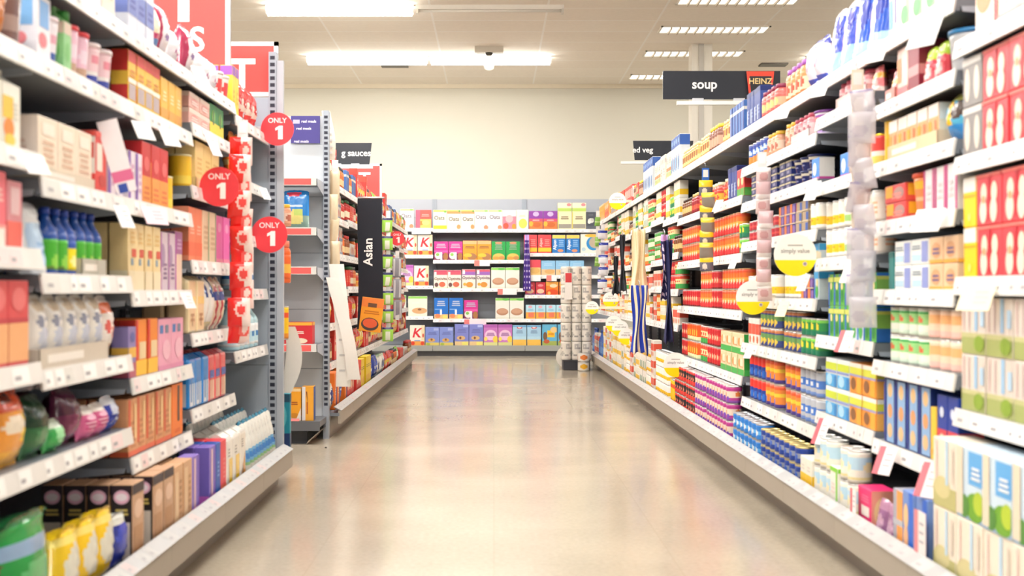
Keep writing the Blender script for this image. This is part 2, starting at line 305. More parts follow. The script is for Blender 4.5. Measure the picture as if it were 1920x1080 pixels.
# ------------------------------------------------------------------ the goods: key|kind|look|category|shape|w,d,h|base colour|print
GOODS = '''
nutbag|snack_bag|orange nut bag|bag|bag|.12,.06,.17|e8964a|b:.55,.8,f3c14c o:.5,.35,.3,.2,c9742f s:.5,.68,.6,.1,2,fff4d8
browntub|spread_tub|brown white-lidded tub|tub|tub|.10,.10,.13|7a5a52|lid:eeeef2 b:.3,.6,a58a80
fruitcarton|juice_carton|tall white fruit carton|carton|carton|.10,.09,.22|f1eee2|r:.0,.45,.6,.8,f5c63a o:.35,.3,.3,.16,f08a2c o:.4,.12,.3,.1,f6cf4e s:.7,.6,.3,.3,4,d8d4c4
pinkbox|baking_box|coral pink baking box|box|box|.10,.05,.165|ee6f7c|b:0,.3,f4a09a r:.1,.02,.9,.25,f3ece4 s:.5,.7,.6,.2,3,f7c6c2 side:e65a6e
rosebox|baking_box|dusty rose box|box|box|.09,.05,.15|d98d96|b:0,.4,f0685c r:.2,.5,.8,.9,e9c3c6 side:cf8890
redorange|cake_mix_box|red and orange box|box|box|.12,.06,.19|d94b4f|b:.05,.5,efb07a b:.5,.56,c23a44 o:.5,.78,.35,.14,e77474 side:cf4450
tealbox|baking_box|small teal box|box|box|.05,.06,.12|14807f|b:.85,1,0d6665
flamebag|snack_bag|orange flame bag|bag|bag|.15,.08,.21|f0a03c|b:.72,1,e0542a o:.75,.5,.22,.2,ffd22e o:.4,.55,.3,.12,f4e6cf o:.3,.9,.2,.06,6b2a1c b:0,.2,f6b53a
peachtray|display_tray|peach cardboard tray|tray|box|.26,.16,.07|f0b58a|s:.5,.5,.7,.4,2,e7a67c
cuddbag|sweet_bag|crimson sweet bag|bag|slump|.2,.1,.21|b52c46|b:.8,1,7a1830 o:.5,.5,.32,.25,d8607a s:.5,.5,.5,.2,3,f2c6cc b:0,.15,e9975f
greenbag|sweet_bag|large shiny green bag|bag|slump|.27,.13,.37|1f9440|b:.62,.75,8aa6c4 o:.5,.35,.35,.22,4fb56a s:.5,.35,.4,.16,3,d6f0d8 b:.9,1,0f6a30
yellowbag|sweet_bag|crumpled yellow bag|bag|slump|.13,.09,.21|f1c71f|o:.5,.45,.35,.25,e3e0cf b:.75,.85,fbe37a b:0,.2,d9b424
bluebag|sweet_bag|deep blue sweet bag|bag|slump|.12,.09,.17|26359a|o:.5,.5,.33,.28,3f4fc0 b:.75,1,e7e9e2
cakemix|cake_mix_box|black cake mix box|box|box|.115,.058,.215|cba17e|b:.86,1,2a1a26 o:.5,.66,.36,.12,e7c3a8 r:.15,.08,.85,.45,b98a60 side:1d1418 !o:.5,.84,.38,.09,e9b4cc !o:.5,.84,.28,.05,f6e6ee !s:.5,.66,.62,.1,2,d9c06a !r:.1,.05,.9,.52,d8cbbd
icebox|ice_mix_box|white and sky-blue box|box|box|.09,.07,.15|eeeaf0|r:.15,.5,.85,.92,6ea4dd o:.4,.3,.3,.12,e5717b side:e9e5ec !r:.15,.5,.85,.92,7fb2e3 !o:.4,.3,.25,.1,ee8a90
bluetub|decoration_tub|white tub with blue base band|tub|tub|.085,.085,.12|efe8ee|b:0,.3,3a5ca8 s:.5,.6,.6,.2,2,e5a9b8 lid:efdfe6
greencarton|juice_carton|slim green carton|carton|carton|.055,.055,.17|8ccb84|b:.75,1,d9c3b0 o:.5,.4,.3,.2,6fbb62 lid:3a8a3a
redlid|decoration_tub|pink tub with red lid|tub|tub|.085,.085,.13|efc3d6|b:0,.28,c9a48a o:.5,.55,.4,.16,f3dcea lid:e2414c
pinktub|decoration_tub|pale pink icing tub|tub|tub|.095,.095,.12|f2cfd6|b:.0,.32,3c4fae b:.32,.4,f1ece8 s:.5,.7,.6,.2,2,e48f9e lid:f5e6e8
creamcake|fondant_box|cream fondant box|box|box|.13,.12,.145|f0dfca|b:0,.12,e8cbb4 s:.5,.45,.6,.4,4,d8b69c r:.2,.7,.8,.9,f7ecdd side:f1e2d6 !s:.5,.5,.6,.3,3,dcc0b2
redcarton|sprinkle_carton|red and white carton|carton|box|.10,.08,.165|e2433f|r:.1,.35,.6,.8,efe9dc o:.6,.2,.3,.1,c23030 b:.9,1,f05a50 side:f2ece2 !r:.2,.55,.95,.8,e6504a !b:.0,.3,e94b45
purplepack|candle_pack|white and purple pack|packet|box|.07,.05,.145|ecdfe9|r:0,0,.35,1,7b4fb0 s:.65,.5,.4,.6,4,d3a9c8
whitebag|sugar_bag|white and pale blue bag|bag|pouch|.10,.09,.17|eef0f2|r:.1,.1,.9,.7,b7d3ee s:.5,.4,.5,.2,2,8fb2dc
zestbottle|lemon_juice_bottle|green bottle with blue cap|bottle|bottle|.062,.062,.165|46b02c|b:.0,.2,6b8f3a b:.88,1,1c51a8 o:.5,.3,.35,.2,8fd34a lid:1d3f9e side:1d4fa6
yellowbottle|lemon_juice_bottle|yellow bottle with blue cap|bottle|bottle|.062,.062,.165|f4e21a|b:.7,1,2a55b0 o:.5,.35,.3,.2,fbf4a0 lid:1d3f9e side:2a55b0
whitesweet|marshmallow_bag|white patterned bag|bag|bag|.10,.07,.185|ece8e2|o:.5,.85,.36,.09,dfcdb4 o:.5,.42,.3,.16,c9cede o:.3,.65,.14,.08,8c90a2 o:.72,.62,.12,.1,a9adba s:.5,.2,.6,.14,2,d9b98f
redsweet|marshmallow_bag|white bag with red flashes|bag|bag|.10,.07,.19|f0e6df|b:.72,.9,e8744a o:.3,.5,.16,.1,d95a55 o:.65,.4,.16,.12,e58d7c b:0,.2,dcb9a0
darkgreen|chocolate_bag|dark green bag|bag|bag|.12,.09,.15|2f6b3c|b:.5,1,173a22 o:.5,.35,.3,.15,4e8a58
maroonbag|chocolate_bag|dark maroon bag|bag|bag|.14,.1,.15|6b1b44|b:.55,1,4a1030 o:.5,.3,.3,.15,8a3460
navybag|chocolate_bag|dark navy bag|bag|bag|.14,.1,.155|1c2462|b:.55,1,101644 o:.5,.4,.34,.14,39499a
greensweet|wrapped_sweet|green twist-wrapped sweet|sweet|bag|.1,.07,.08|3fae55|o:.5,.6,.3,.3,9be0a2 b:.8,1,e4f2dc
pinksweet|wrapped_sweet|pink twist-wrapped sweet|sweet|bag|.1,.07,.09|e0679a|o:.5,.55,.34,.25,f5b8d2 b:.8,1,f4ece4 s:.5,.5,.7,.3,3,c23f7a
bluesweet|wrapped_sweet|blue and white twist-wrapped sweet|sweet|bag|.1,.07,.1|2c45b4|o:.5,.6,.32,.25,cfd6ea b:.8,1,dfe2ea s:.5,.4,.7,.3,2,1c2f8e
creambox|biscuit_box|pale cream box|box|box|.12,.08,.2|e9e0cf|b:.7,.85,cfc7c0 s:.5,.4,.5,.3,3,bcb2a4
bluewhite|wafer_pack|blue and white pack|packet|box|.09,.07,.18|d9dcea|b:.3,.7,6f7fc4 s:.5,.5,.6,.2,2,3c46a0
maroonwhite|dried_fruit_bag|maroon and white bag|bag|bag|.13,.08,.18|efe2e6|b:.72,1,b83a5c r:0,0,.22,1,a83052 o:.55,.45,.3,.2,f4eef0 s:.55,.4,.4,.12,2,8a6aa8
whitemag|dried_fruit_bag|white bag with magenta curl|bag|bag|.12,.07,.125|efe9ee|o:.6,.4,.22,.12,b53a92 o:.55,.4,.16,.08,efe9ee b:.8,1,ddd2e2
creamroll|dried_fruit_bag|slim cream bag|bag|bag|.10,.06,.15|f3e6c8|b:.1,.3,5b8ac6 b:.3,.38,c93a6a
redyellow|jelly_box|red and yellow box|box|box|.085,.05,.17|f0c23c|b:.78,1,dc3c34 r:.1,.1,.9,.38,b6a5a8 b:.4,.48,f6f0e4 s:.5,.6,.6,.16,2,d98a2a side:d83a34 !b:.35,.6,f2c445
yellowcust|custard_box|mustard yellow box|box|box|.09,.06,.14|f2bb3f|b:.1,.3,e59f36 s:.5,.6,.5,.25,3,fbe3a0 side:f0b440
redhead|sprinkle_carton|red and orange carton|carton|box|.10,.07,.19|d42a32|b:.0,.45,f2a04a s:.5,.2,.7,.25,3,e27a38 o:.5,.65,.3,.12,ea6a6a side:f0a85c !b:.7,1,d8343a
pinktray|decoration_tray|stacked pink bun case tray|tray|box|.16,.12,.055|efb9ae|b:.7,1,f4d9cc o:.5,.4,.35,.25,e39a92 s:.5,.4,.6,.3,2,f7e6de
greenyellow|custard_box|tall dark green and yellow box|box|box|.12,.05,.19|1f8f4a|b:0,.42,f2dc3c o:.5,.62,.22,.2,8ccb4e r:.42,.35,.58,.8,1f5a30 side:0f6e42
yellowcream|sugar_box|cream and yellow box|box|box|.13,.07,.17|f3d98e|s:.5,.5,.6,.4,4,e0bd6a b:.9,1,eccf80 side:f5dd9c
mustardtub|cocoa_tub|mustard yellow tub|tub|tube|.08,.08,.11|f2c128|lid:e8dcb0 b:.1,.3,f6d450
coralbox|cake_mix_box|coral box|box|box|.10,.06,.19|f08560|b:.1,.35,ee7352 s:.5,.6,.6,.2,3,f7b79a side:f29a78
creamtall|cake_mix_box|tall cream box with red corner|box|box|.085,.055,.2|f0d9a4|r:.4,.5,.95,.62,d95a48 r:.3,.38,.6,.48,8aa4b4 b:0,.3,efe0bc s:.5,.8,.6,.2,3,e6c27a side:efd398
beigebox|cake_mix_box|beige box|box|box|.11,.055,.19|e7cfae|s:.5,.5,.7,.5,5,d3b48e r:.85,0,1,1,93b48a
magentabox|icing_box|bright magenta box|box|box|.12,.06,.185|e85cb0|o:.5,.75,.25,.1,f29acb b:0,.1,f08aa8 side:f07ab8
lilacbook|cake_mix_box|lilac and grey patterned box|box|box|.09,.05,.19|d5c3cf|o:.3,.6,.3,.2,a58fae s:.6,.35,.5,.3,4,8a6f92 r:0,0,.12,1,b04fae
purplespine|cake_mix_box|purple-edged beige box|box|box|.10,.05,.2|e6c9b4|b:.62,1,a8669c r:0,0,.14,1,b23fb4 s:.55,.8,.6,.2,3,c8a0c4
tanbag|flour_bag|cream paper flour bag|bag|brick|.12,.08,.22|f0dcae|b:.55,.7,f4e08a s:.5,.3,.6,.2,2,b89f78 r:.4,.1,.5,.3,8d7758 side:efdcb2
bluecone|flour_bag|white and dark blue bag|bag|bag|.09,.07,.21|e8e4dc|d:.1,1,.9,1,.5,.2,1f4f8c r:.3,.6,.7,1,1d4a86 b:0,.15,d8c896
redstripe|flour_bag|cream bag with red and blue stripes|bag|bag|.09,.07,.21|efdcc0|r:.2,0,.38,1,c84a55 b:.55,.75,4a5f9e o:.7,.8,.2,.1,a08068
bluepaper|sugar_bag|bright blue paper bag|bag|brick|.10,.075,.19|2389d8|b:.0,.5,d9e6f2 r:.2,.1,.4,.6,2d7fc8 r:.6,.0,.75,.5,3a8fd4 side:2d94e0
redpaper|sugar_bag|red, white and blue paper bag|bag|brick|.095,.075,.19|e9545a|b:.0,.45,f6d2b4 r:.15,0,.28,.5,e0605c r:.5,0,.62,.45,e87058 b:.5,.68,2e4fb0 side:e35058
purplebox|cake_mix_box|small purple and yellow box|box|box|.08,.05,.15|8d7fb6|b:.4,.6,e5b44a b:0,.3,b85a72 o:.5,.8,.3,.1,5b60a4
redorangebox|cake_mix_box|scarlet and orange box|box|box|.12,.05,.17|f08a2c|r:0,0,.2,1,dc2e2c b:0,.28,f6bf35 r:.3,.3,.9,.6,e9cfa0 side:d93a2c
pinkpatch|cake_mix_box|pale pink box with blue patches|box|box|.16,.055,.165|eba4bd|r:.1,.72,.35,.88,3f78b8 r:.5,.72,.75,.88,6d7f98 o:.6,.4,.3,.2,f2bccd b:0,.1,e08fb0 side:efb5bd
tanmix|cake_mix_box|orange, tan and red box|box|box|.095,.055,.17|e0a070|r:0,.2,.22,1,dd5a38 s:.5,.4,.6,.5,5,c9875a b:.0,.1,e76a48 r:.6,.3,.85,.9,efc890
orangewin|cake_mix_box|bright orange box with dark window|box|box|.15,.06,.175|f57c22|r:.5,.28,.68,.96,4a3a34 s:.5,.12,.5,.08,2,e2641a side:f68a30 !r:.4,.3,.65,.95,4a3a34
tanbox|cake_mix_box|tan patterned box|box|box|.115,.055,.2|d7a97e|r:.1,.1,.5,.9,e7c49a s:.7,.5,.3,.6,6,b8885a b:0,.1,5a5fa8 side:c89468
lilacbox|icing_sugar_box|lilac box with pink spine|box|box|.10,.05,.2|8a72cc|r:.3,.05,.55,.95,e8c2c8 r:.8,0,1,1,7f5fd0 b:0,.15,c060c0 side:7a68c4
bluebox|icing_sugar_box|royal blue box|box|box|.075,.05,.2|1f5cb8|s:.5,.55,.4,.3,4,7fa4e0 side:1d55ae
redtall|icing_sugar_box|bright red box|box|box|.10,.06,.2|ee4450|s:.6,.5,.3,.4,5,f58a84 b:0,.18,f07a52 side:ee4854
flourbag|flour_bag|white flour bag with yellow panel|bag|brick|.12,.085,.21|f0ede4|r:.3,.08,.95,.6,f6c81e s:.3,.75,.4,.2,3,9c9a94 side:efece4
brownflour|flour_bag|white flour bag with orange corner|bag|brick|.11,.085,.21|f2ece0|d:0,.0,1,0,.9,.6,e8a24e d:.3,0,.6,0,.4,.35,8a4e22 s:.3,.8,.4,.2,4,8f8d88
milkpack|milk_powder_pack|white pack with aqua lower label|packet|pouch|.068,.1,.215|eff1ea|b:.0,.14,e6e2d4 b:.14,.24,93c68a b:.24,.42,74b4dd o:.5,.33,.3,.06,3f86cc b:.93,1,2f7f9c
milkblue|milk_bottle|white and pale blue bottle|bottle|bottle|.1,.1,.21|edf1f2|b:.25,.6,bfe0ec o:.5,.5,.22,.12,2f7fc0 lid:9fd2e4 side:b9dfe8
chocred|biscuit_pack|red and white pack|packet|bag|.11,.06,.17|e8403e|b:.3,.6,f4d2c2 o:.5,.5,.3,.12,c82828
yellowtall|biscuit_pack|tall yellow pack|packet|box|.06,.05,.2|f5d648|b:.8,1,9a58b4 s:.5,.4,.5,.3,3,e2b32c
orangejar|coffee_bag|orange bag with maroon band|bag|bag|.11,.07,.2|ee8633|b:.45,.56,8a2f2c b:.3,.4,e8c07a
redwhitetub|ice_cream_topping_tub|white tub with red swirl|tub|tub|.1,.1,.1|f2e6e2|o:.35,.5,.25,.3,e2504e o:.7,.35,.2,.2,e77a70 b:0,.12,dd4a48 lid:f6f0ec
redbaby|rusk_box|red box with cream figures|box|box|.165,.11,.132|e53f4a|o:.3,.62,.12,.2,efe0c8 o:.28,.28,.14,.24,ece0cc o:.72,.62,.12,.2,efe0c8 o:.7,.28,.14,.24,ece0cc o:.3,.5,.06,.08,e0a070 r:.45,.1,.55,.95,d62c3c b:.93,1,f3776c side:d8323e
yellowface|rusk_box|yellow box with white top|box|box|.09,.11,.132|f8d010|b:.7,1,efece6 b:.6,.64,d9a80c o:.5,.2,.1,.08,fbe67a side:f4c80c
greyfig|rusk_box|grey box with cream ovals|box|box|.13,.11,.132|8d8886|o:.25,.45,.14,.34,e4d8c8 o:.75,.45,.14,.34,e4d8c8 b:.85,1,d6d2ce side:b9b5b2 !o:.5,.45,.22,.34,e6dccc
orangeface|rusk_box|white box with orange and red face|box|box|.15,.1,.15|f1e6da|o:.4,.6,.35,.3,ee8a4e b:.85,1,d93e40 r:.85,0,1,1,c23038 side:ee9a62 !b:.8,1,e2564c
palefig|rusk_box|pale pink and white box|box|box|.15,.1,.15|f3e7e0|o:.3,.5,.2,.3,f0c4b8 o:.75,.4,.2,.3,eed0c4 b:0,.12,e3a0a0
fieldbox|wheat_cereal_box|pale box with green field|box|box|.17,.1,.151|dfd3c8|b:.0,.3,a7b06a b:.3,.38,c6c48c r:.55,.42,.68,1,9fc4e2 r:.1,.42,.14,.95,d8b8b4 r:.32,.42,.36,.95,cbb0ae r:.8,.5,.95,.8,b8d4ea o:.75,.2,.2,.14,8aa838 side:dccfc2 !b:0,.3,b4b878 !r:.3,.35,.5,1,b9d2e6
skybox|wheat_cereal_box|tall sky-blue box with green shrubs|box|box|.17,.11,.18|cfe2f0|r:.45,.5,1,.95,62aee8 b:0,.06,9ab8d8 o:.7,.2,.34,.2,6ca824 o:.85,.28,.2,.16,b4cc30 o:.3,.18,.2,.16,4e8c34 r:0,.05,.25,1,e8d8c0 s:.75,.68,.35,.2,3,f0f4f6 side:e6dcc8 !r:.3,.0,.6,1,a9d2ee !b:0,.18,c8c89a
creamfield|wheat_cereal_box|cream box with tan grass|box|box|.17,.11,.18|efe4d2|b:0,.32,bdb878 o:.4,.3,.35,.16,d6cc94 r:.55,.35,.66,1,bcd8ec r:.15,.4,.2,.95,e8c4bc r:.8,.4,.9,.9,dfd0c0 side:ece0cc !b:0,.3,c4c084 !r:.45,.45,.7,1,b4d8f0
milkywht|baby_milk_tub|white and green carton|carton|carton|.11,.09,.24|f0f2ee|r:.5,.1,.8,.9,8ed08c o:.4,.25,.3,.15,4fb85a s:.5,.7,.5,.2,2,4a9ad8
bluelilac|nappy_pack|blue and lilac pack|packet|pouch|.15,.1,.25|3f54c4|b:.0,.35,9ec4ee o:.4,.5,.25,.25,efc8be o:.7,.7,.2,.14,2a34a8 b:.9,1,e9e4f0
bigblue|nappy_pack|large royal blue pack|packet|pouch|.17,.12,.27|1f57c8|o:.4,.4,.25,.35,f0d8cc b:0,.2,a9d6ee o:.7,.6,.25,.2,1436a8 b:.88,1,d8e4f2
coralfruit|baby_food_pouch|coral fruit pouch|pouch|pouch|.09,.05,.1|ef7d80|b:.5,.75,f6b24a o:.5,.35,.3,.2,f5a8a4 b:0,.15,f2d4cc
orangefruit|baby_food_pouch|orange fruit pouch|pouch|pouch|.09,.05,.1|f2a03c|b:.3,.6,f7c87c o:.5,.4,.25,.2,e8602a b:0,.12,e64a6a
redgreen|baby_food_pouch|red pouch with lime top|pouch|pouch|.085,.05,.11|e84a58|b:.65,1,b8d834 o:.5,.35,.3,.2,f4b8b4
maroonbox|baby_food_box|dark maroon box|box|box|.10,.08,.16|8a2238|b:.3,.5,c88a8c side:7a1c32
pinkwhite|baby_food_box|pink and cream box|box|box|.10,.08,.15|f0cfc4|r:0,.3,.4,.8,e8964a b:0,.2,e87a80
bluelid|baby_snack_tub|white tub with blue lid|tub|tub|.13,.13,.12|c9ccd0|lid:2f86c4 b:.3,.7,b8bcc4
biscuitrow|rusk_pack|tan pack with white flap|packet|box|.085,.07,.12|e2ab74|b:.68,1,efe6dc r:0,0,.3,.6,e8a52e r:.6,0,.8,.6,d9764a side:eedcc0 !b:.6,1,f2ece4
cyanbag|rice_cake_bag|cyan and yellow bag|bag|bag|.14,.08,.19|58b4d8|b:.0,.35,2f96e0 r:.35,.35,.55,1,f4c024 b:.85,1,c8cc6a o:.75,.65,.2,.2,4a3a34
redcan|baby_milk_tin|red and white tin|tin|can|.09,.09,.11|e8443c|b:.0,.3,f0d264 b:.3,.5,f6ece2 lid:f3d23a
yellowtube|crisp_tube|yellow tube|tube|tube|.075,.075,.13|f6c21a|lid:f8cc20 b:.3,.6,f4b010
redsnack|snack_bar_box|red box with yellow flash|box|box|.2,.09,.055|e3484a|r:.05,.3,.4,.95,f5b42c o:.7,.5,.25,.35,b08a84 s:.6,.4,.5,.4,2,ee8880 side:e8584c !r:.1,.3,.6,.95,f6b82e
orangetub|snack_tub|orange tub with red rim|tub|tub|.15,.15,.13|f08a52|b:.72,.9,f6b63a lid:e8542e s:.5,.4,.7,.3,2,f4b48a
magwhite|wafer_pack|white pack with magenta edges|packet|box|.09,.08,.13|e4e0e0|r:0,0,.18,1,b83a78 r:.82,0,1,1,c04a80 s:.5,.5,.4,.4,3,c8c4c6
milkmulti|evaporated_milk_multipack|white and blue multipack|multipack|box|.155,.1,.075|eef0ec|r:.05,.15,.55,.4,bcdcec r:.6,.1,.95,.9,8e9ad4 s:.3,.7,.5,.2,2,8a9aa4 side:dfe6ea
tanmulti|evaporated_milk_multipack|tan multipack|multipack|box|.11,.1,.075|efc9a0|o:.5,.5,.34,.3,e0a878 s:.5,.5,.5,.3,2,6a5a8a b:0,.15,f0b04a side:e8c8a8
greentin|rice_pudding_tin|white tin with green panel|tin|can|.085,.085,.105|eaeee0|b:.45,.85,9fd88a b:.8,.92,3fae58 o:.5,.6,.25,.12,d8744a r:.0,.1,.2,.9,2f9a52 b:0,.2,d4e6d4
peachtin|rice_pudding_tin|peach and white tin|tin|can|.085,.085,.105|f4d2b8|b:.5,.85,f2b47a s:.5,.65,.6,.2,2,c88a9a b:0,.25,f2c0b4
darktin|rice_pudding_tin|dark blue tin|tin|can|.085,.085,.11|1f5a78|b:.0,.5,12303e b:.5,.6,3f8a3a
navybox|cracker_box|tall navy box with peach pictures|box|box|.105,.07,.215|16307e|r:.3,.02,.98,.98,8db4dc o:.62,.82,.22,.11,ecc088 o:.62,.5,.22,.11,e8a06a o:.62,.2,.22,.11,eec08c r:.05,.1,.25,.9,1c3a90 !o:.5,.75,.2,.12,c4cce0 !o:.5,.35,.25,.14,b8c0dc
navyred|cracker_box|navy box with red lower half|box|box|.08,.07,.19|1d3f9e|b:0,.5,d94450 o:.5,.3,.3,.14,f0c8a8 o:.5,.75,.2,.08,d8e0f0
yellowstrip|cracker_box|slim yellow box|box|box|.045,.06,.15|f4c63c|b:.1,.2,e8aa2c
pinkpack|dessert_box|hot pink dessert box|box|box|.14,.08,.125|ec2f74|r:.25,.3,.85,.55,ece4dc s:.55,.75,.6,.2,3,f27aa0 r:0,0,.0,.0,fff side:f3a48c !o:.5,.45,.4,.4,f6d49a
purplebag|pudding_pouch|dusty purple pouch|pouch|pouch|.1,.06,.11|9a6a92|b:.7,1,b88aa8 o:.5,.4,.3,.2,c8a0b8 b:0,.15,6a4a88
orangepud|dessert_box|orange and grey box|box|box|.09,.08,.17|a8a8b4|r:.4,0,.95,1,f5a04c b:.4,.5,b8bcc4 side:b4b4bc
bluepud|dessert_box|blue box with peach ovals|box|box|.1,.08,.18|6d8fd0|r:.55,0,.9,1,1f6ad8 o:.3,.6,.2,.2,f2c48c o:.3,.25,.2,.2,f0b88a side:7c9ad4
valuebox|value_tin|white tin with yellow band|tin|can|.078,.078,.105|efece2|b:.0,.2,f2eee6 b:.2,.5,f7c324 s:.5,.36,.5,.12,2,d89a14
valuegreen|value_tin|white tin with green band|tin|can|.078,.078,.105|efece4|b:.2,.45,9cc878 s:.5,.7,.5,.15,2,d4d0c8 b:0,.14,eae6dc
valuepeach|value_tin|white tin with peach print|tin|can|.078,.078,.105|f2e8dc|s:.5,.5,.7,.5,3,f0b48c b:.8,1,f4f0ea
greencart|stuffing_carton|green and blue carton|carton|box|.07,.06,.115|57b046|r:0,0,.28,1,2a66c0 o:.6,.3,.25,.2,1d8a3c b:.75,.9,cfd66a o:.6,.62,.2,.12,e9dc9a side:2c70c8 !b:.4,.8,8cc25a
bluecart|stuffing_carton|blue and white carton|carton|box|.07,.06,.115|d4e2e6|r:0,.0,.25,1,2c7fd0 o:.6,.3,.3,.25,3fae4e b:.75,1,38a0d8 o:.7,.6,.2,.14,e4d89c
wavebox|fish_carton|blue wave carton with lime swoosh|carton|box|.155,.09,.105|e9efee|b:.0,.45,4aa8e0 b:.6,.85,c8d838 o:.35,.25,.25,.2,a9d6f0 r:.75,0,1,.4,2f86c8 b:.5,.58,8a9ad0 side:dfe8f0 !r:.1,.1,.6,.6,3a78d0
orangewave|fish_carton|orange and yellow carton|carton|box|.155,.09,.105|f09a3c|b:.62,.85,d8dc48 b:.85,1,eef0e4 o:.3,.3,.2,.2,8a5a34 r:.6,0,.95,.55,f6a832 b:.55,.62,a09cc8 side:f4b45a
sardine|sardine_tin|navy and cream flat tin|tin|box|.105,.075,.03|1d2a6a|b:.75,1,c9bf9e r:.3,.2,.7,.6,8a88a8 side:232f72 !b:.75,1,cfc6a4
navytub|fish_paste_tub|navy tapered tub|tub|tub|.11,.11,.055|1a2560|b:.7,.9,cfc8b4 s:.5,.4,.5,.3,2,8a90b4 lid:28346e
salmonbox|fish_carton|bright blue carton with white fish|carton|box|.11,.06,.085|2f86e0|o:.4,.5,.25,.3,eaf0f4 b:0,.12,c04a94 side:e0dcd6
orangepurple|pate_tin|orange and purple small tin|tin|box|.1,.08,.042|3a3590|r:0,0,.4,1,f0803a o:.7,.5,.2,.4,8a6ab0 b:0,.12,d8c8b0 side:e8702e
bluetan|pate_tin|tan and blue small tin|tin|box|.1,.08,.042|a89478|r:.6,.1,1,.9,2a5aa8 b:.0,.15,c8b898 side:8a7a66
redsmall|pate_tin|small dark red tin|tin|can|.075,.075,.05|b5303c|b:.3,.6,d8504e
bluecanor|tuna_can|blue can with orange picture|can|can|.08,.08,.105|2f6cc0|b:.0,.4,e88a3c b:.75,1,3a50a4 o:.5,.6,.3,.14,c8dcf0
peachjar|fish_paste_jar|peach jar|jar|jar|.07,.07,.105|e0a080|b:.3,.8,f2ccb4 o:.5,.5,.3,.2,b86a54 lid:f4c23c
pinkjar|fish_paste_jar|rose-pink jar|jar|jar|.07,.07,.1|dc8a92|b:.3,.8,efc4c4 o:.5,.55,.28,.16,a85a6a lid:c04a62
pinkjar2|sauce_jar|coral jar with plum lid|jar|jar|.08,.08,.125|e06a62|b:.3,.75,f2b08c o:.5,.5,.3,.2,f4d880 lid:8a2a4a
orangejar2|sauce_jar|orange jar with purple lid|jar|jar|.08,.08,.145|e8925c|b:.25,.75,f4d2b0 o:.5,.5,.3,.2,c8563c lid:a05ab0
lilacwhite|rice_bag|white and lilac bag|bag|bag|.12,.09,.2|ece4f0|b:.0,.25,4a58b8 o:.5,.6,.3,.2,d8b8cc b:.85,1,5058b0
purpletub|treat_tub|white and purple tub|tub|tub|.13,.13,.095|efe6f0|b:.5,.92,a05ab0 o:.5,.68,.25,.14,ee7a5a r:.4,.1,.9,.45,c8a8e4 lid:7f3a96
bluepack|pasta_box|navy blue pack|packet|box|.075,.06,.17|27408f|r:.1,.1,.35,.5,c8d4ea b:.85,1,1d3070 s:.6,.4,.4,.3,3,6f86c4 side:3a549e
bluepale|pasta_box|pale and royal blue pack|packet|box|.07,.06,.16|5a86c8|r:.5,0,1,1,1d3f94 b:.7,.8,e8e4d8 side:4a74b8
yellowjar|pickle_jar|yellow-lidded dark jar|jar|jar|.075,.075,.14|8a5a4a|b:.25,.7,d8a48a lid:f2c83a
tanjar|pickle_jar|tan jar|jar|jar|.075,.075,.125|d8a860|b:.2,.5,f2cf8e o:.5,.6,.25,.2,9a5a3c lid:e8cf9c
whiteblue|rice_carton|white and blue carton|carton|box|.1,.07,.26|e6ecf0|b:.72,1,3a64b4 o:.5,.86,.3,.07,8ab0e4 r:.1,.1,.4,.45,58a4dc r:.6,.15,.75,.5,7f6fb0 side:e0e8ec !b:.72,1,3a64b4
paleorange|rice_carton|cream carton with orange stripe|carton|box|.11,.07,.19|ebe4d4|b:.3,.42,f08a58 b:.1,.25,f4c87c o:.6,.2,.2,.1,7ac48a s:.5,.7,.6,.25,3,c8c4b8 side:e8e2d4
redpasta|pasta_sauce_jar|red jar with yellow label|jar|jar|.08,.08,.13|d4402e|b:.25,.7,f0b43a o:.5,.45,.3,.2,e04a34 lid:e8d8b0
darkpasta|pasta_sauce_jar|dark red jar|jar|jar|.08,.08,.13|9a2430|b:.3,.65,e0543c lid:cfae6a
brownsauce|pasta_sauce_jar|brown jar with cream label|jar|jar|.075,.075,.12|7a4a2c|b:.3,.7,d8b878 lid:3a2a22
redbook|soup_carton|red and green carton|carton|box|.09,.06,.14|e63c3c|b:0,.3,5aa84a o:.5,.55,.3,.16,f4d8a0
beantin|bean_tin|orange tin with red base|tin|can|.075,.075,.108|f0722e|b:0,.3,e23a3c b:.45,.6,f6a848 o:.5,.38,.22,.12,f4ceb0 b:.85,1,ee5a34 lid:c8a078
redtin|tomato_tin|deep red tin|tin|can|.075,.075,.108|c8282e|b:.35,.6,e8584a o:.5,.5,.25,.14,f0c8a0 b:.0,.12,8a1c24
redgreentin|tomato_tin|red tin with green base|tin|can|.075,.075,.108|e8533a|b:0,.32,3fa04e b:.4,.75,f4dca0 o:.5,.55,.22,.12,d83a34
greenbox|sweetcorn_multipack|cream, orange and green multipack|multipack|box|.16,.08,.105|f3d4a8|b:0,.3,3fb04e o:.3,.6,.2,.2,f08a3c s:.6,.6,.5,.4,3,e8a878 r:.4,.45,.9,.8,e9e6c4 side:2f9a3c
orangetin|soup_tin|flame orange tin|tin|can|.08,.08,.11|ee5a22|o:.5,.5,.25,.25,f4b83c b:0,.25,d8e0b0
plumtin|dog_food_tin|magenta and cream tin|tin|can|.08,.08,.11|b83a8a|b:.35,.75,f0d8c4 o:.4,.55,.2,.16,e8823c o:.75,.3,.14,.12,7a4ab0 b:0,.14,8a4aa8 lid:e2dfe0
redblack|dog_food_tin|red and black tin|tin|can|.08,.08,.11|d83a34|b:.35,.8,2c2a2e o:.5,.5,.25,.16,e0846a lid:dcd8d8
yellowslim|fruit_tin|slim yellow tin|tin|can|.06,.06,.16|f6c41c|b:.0,.15,e8902c b:.7,.8,e8542c
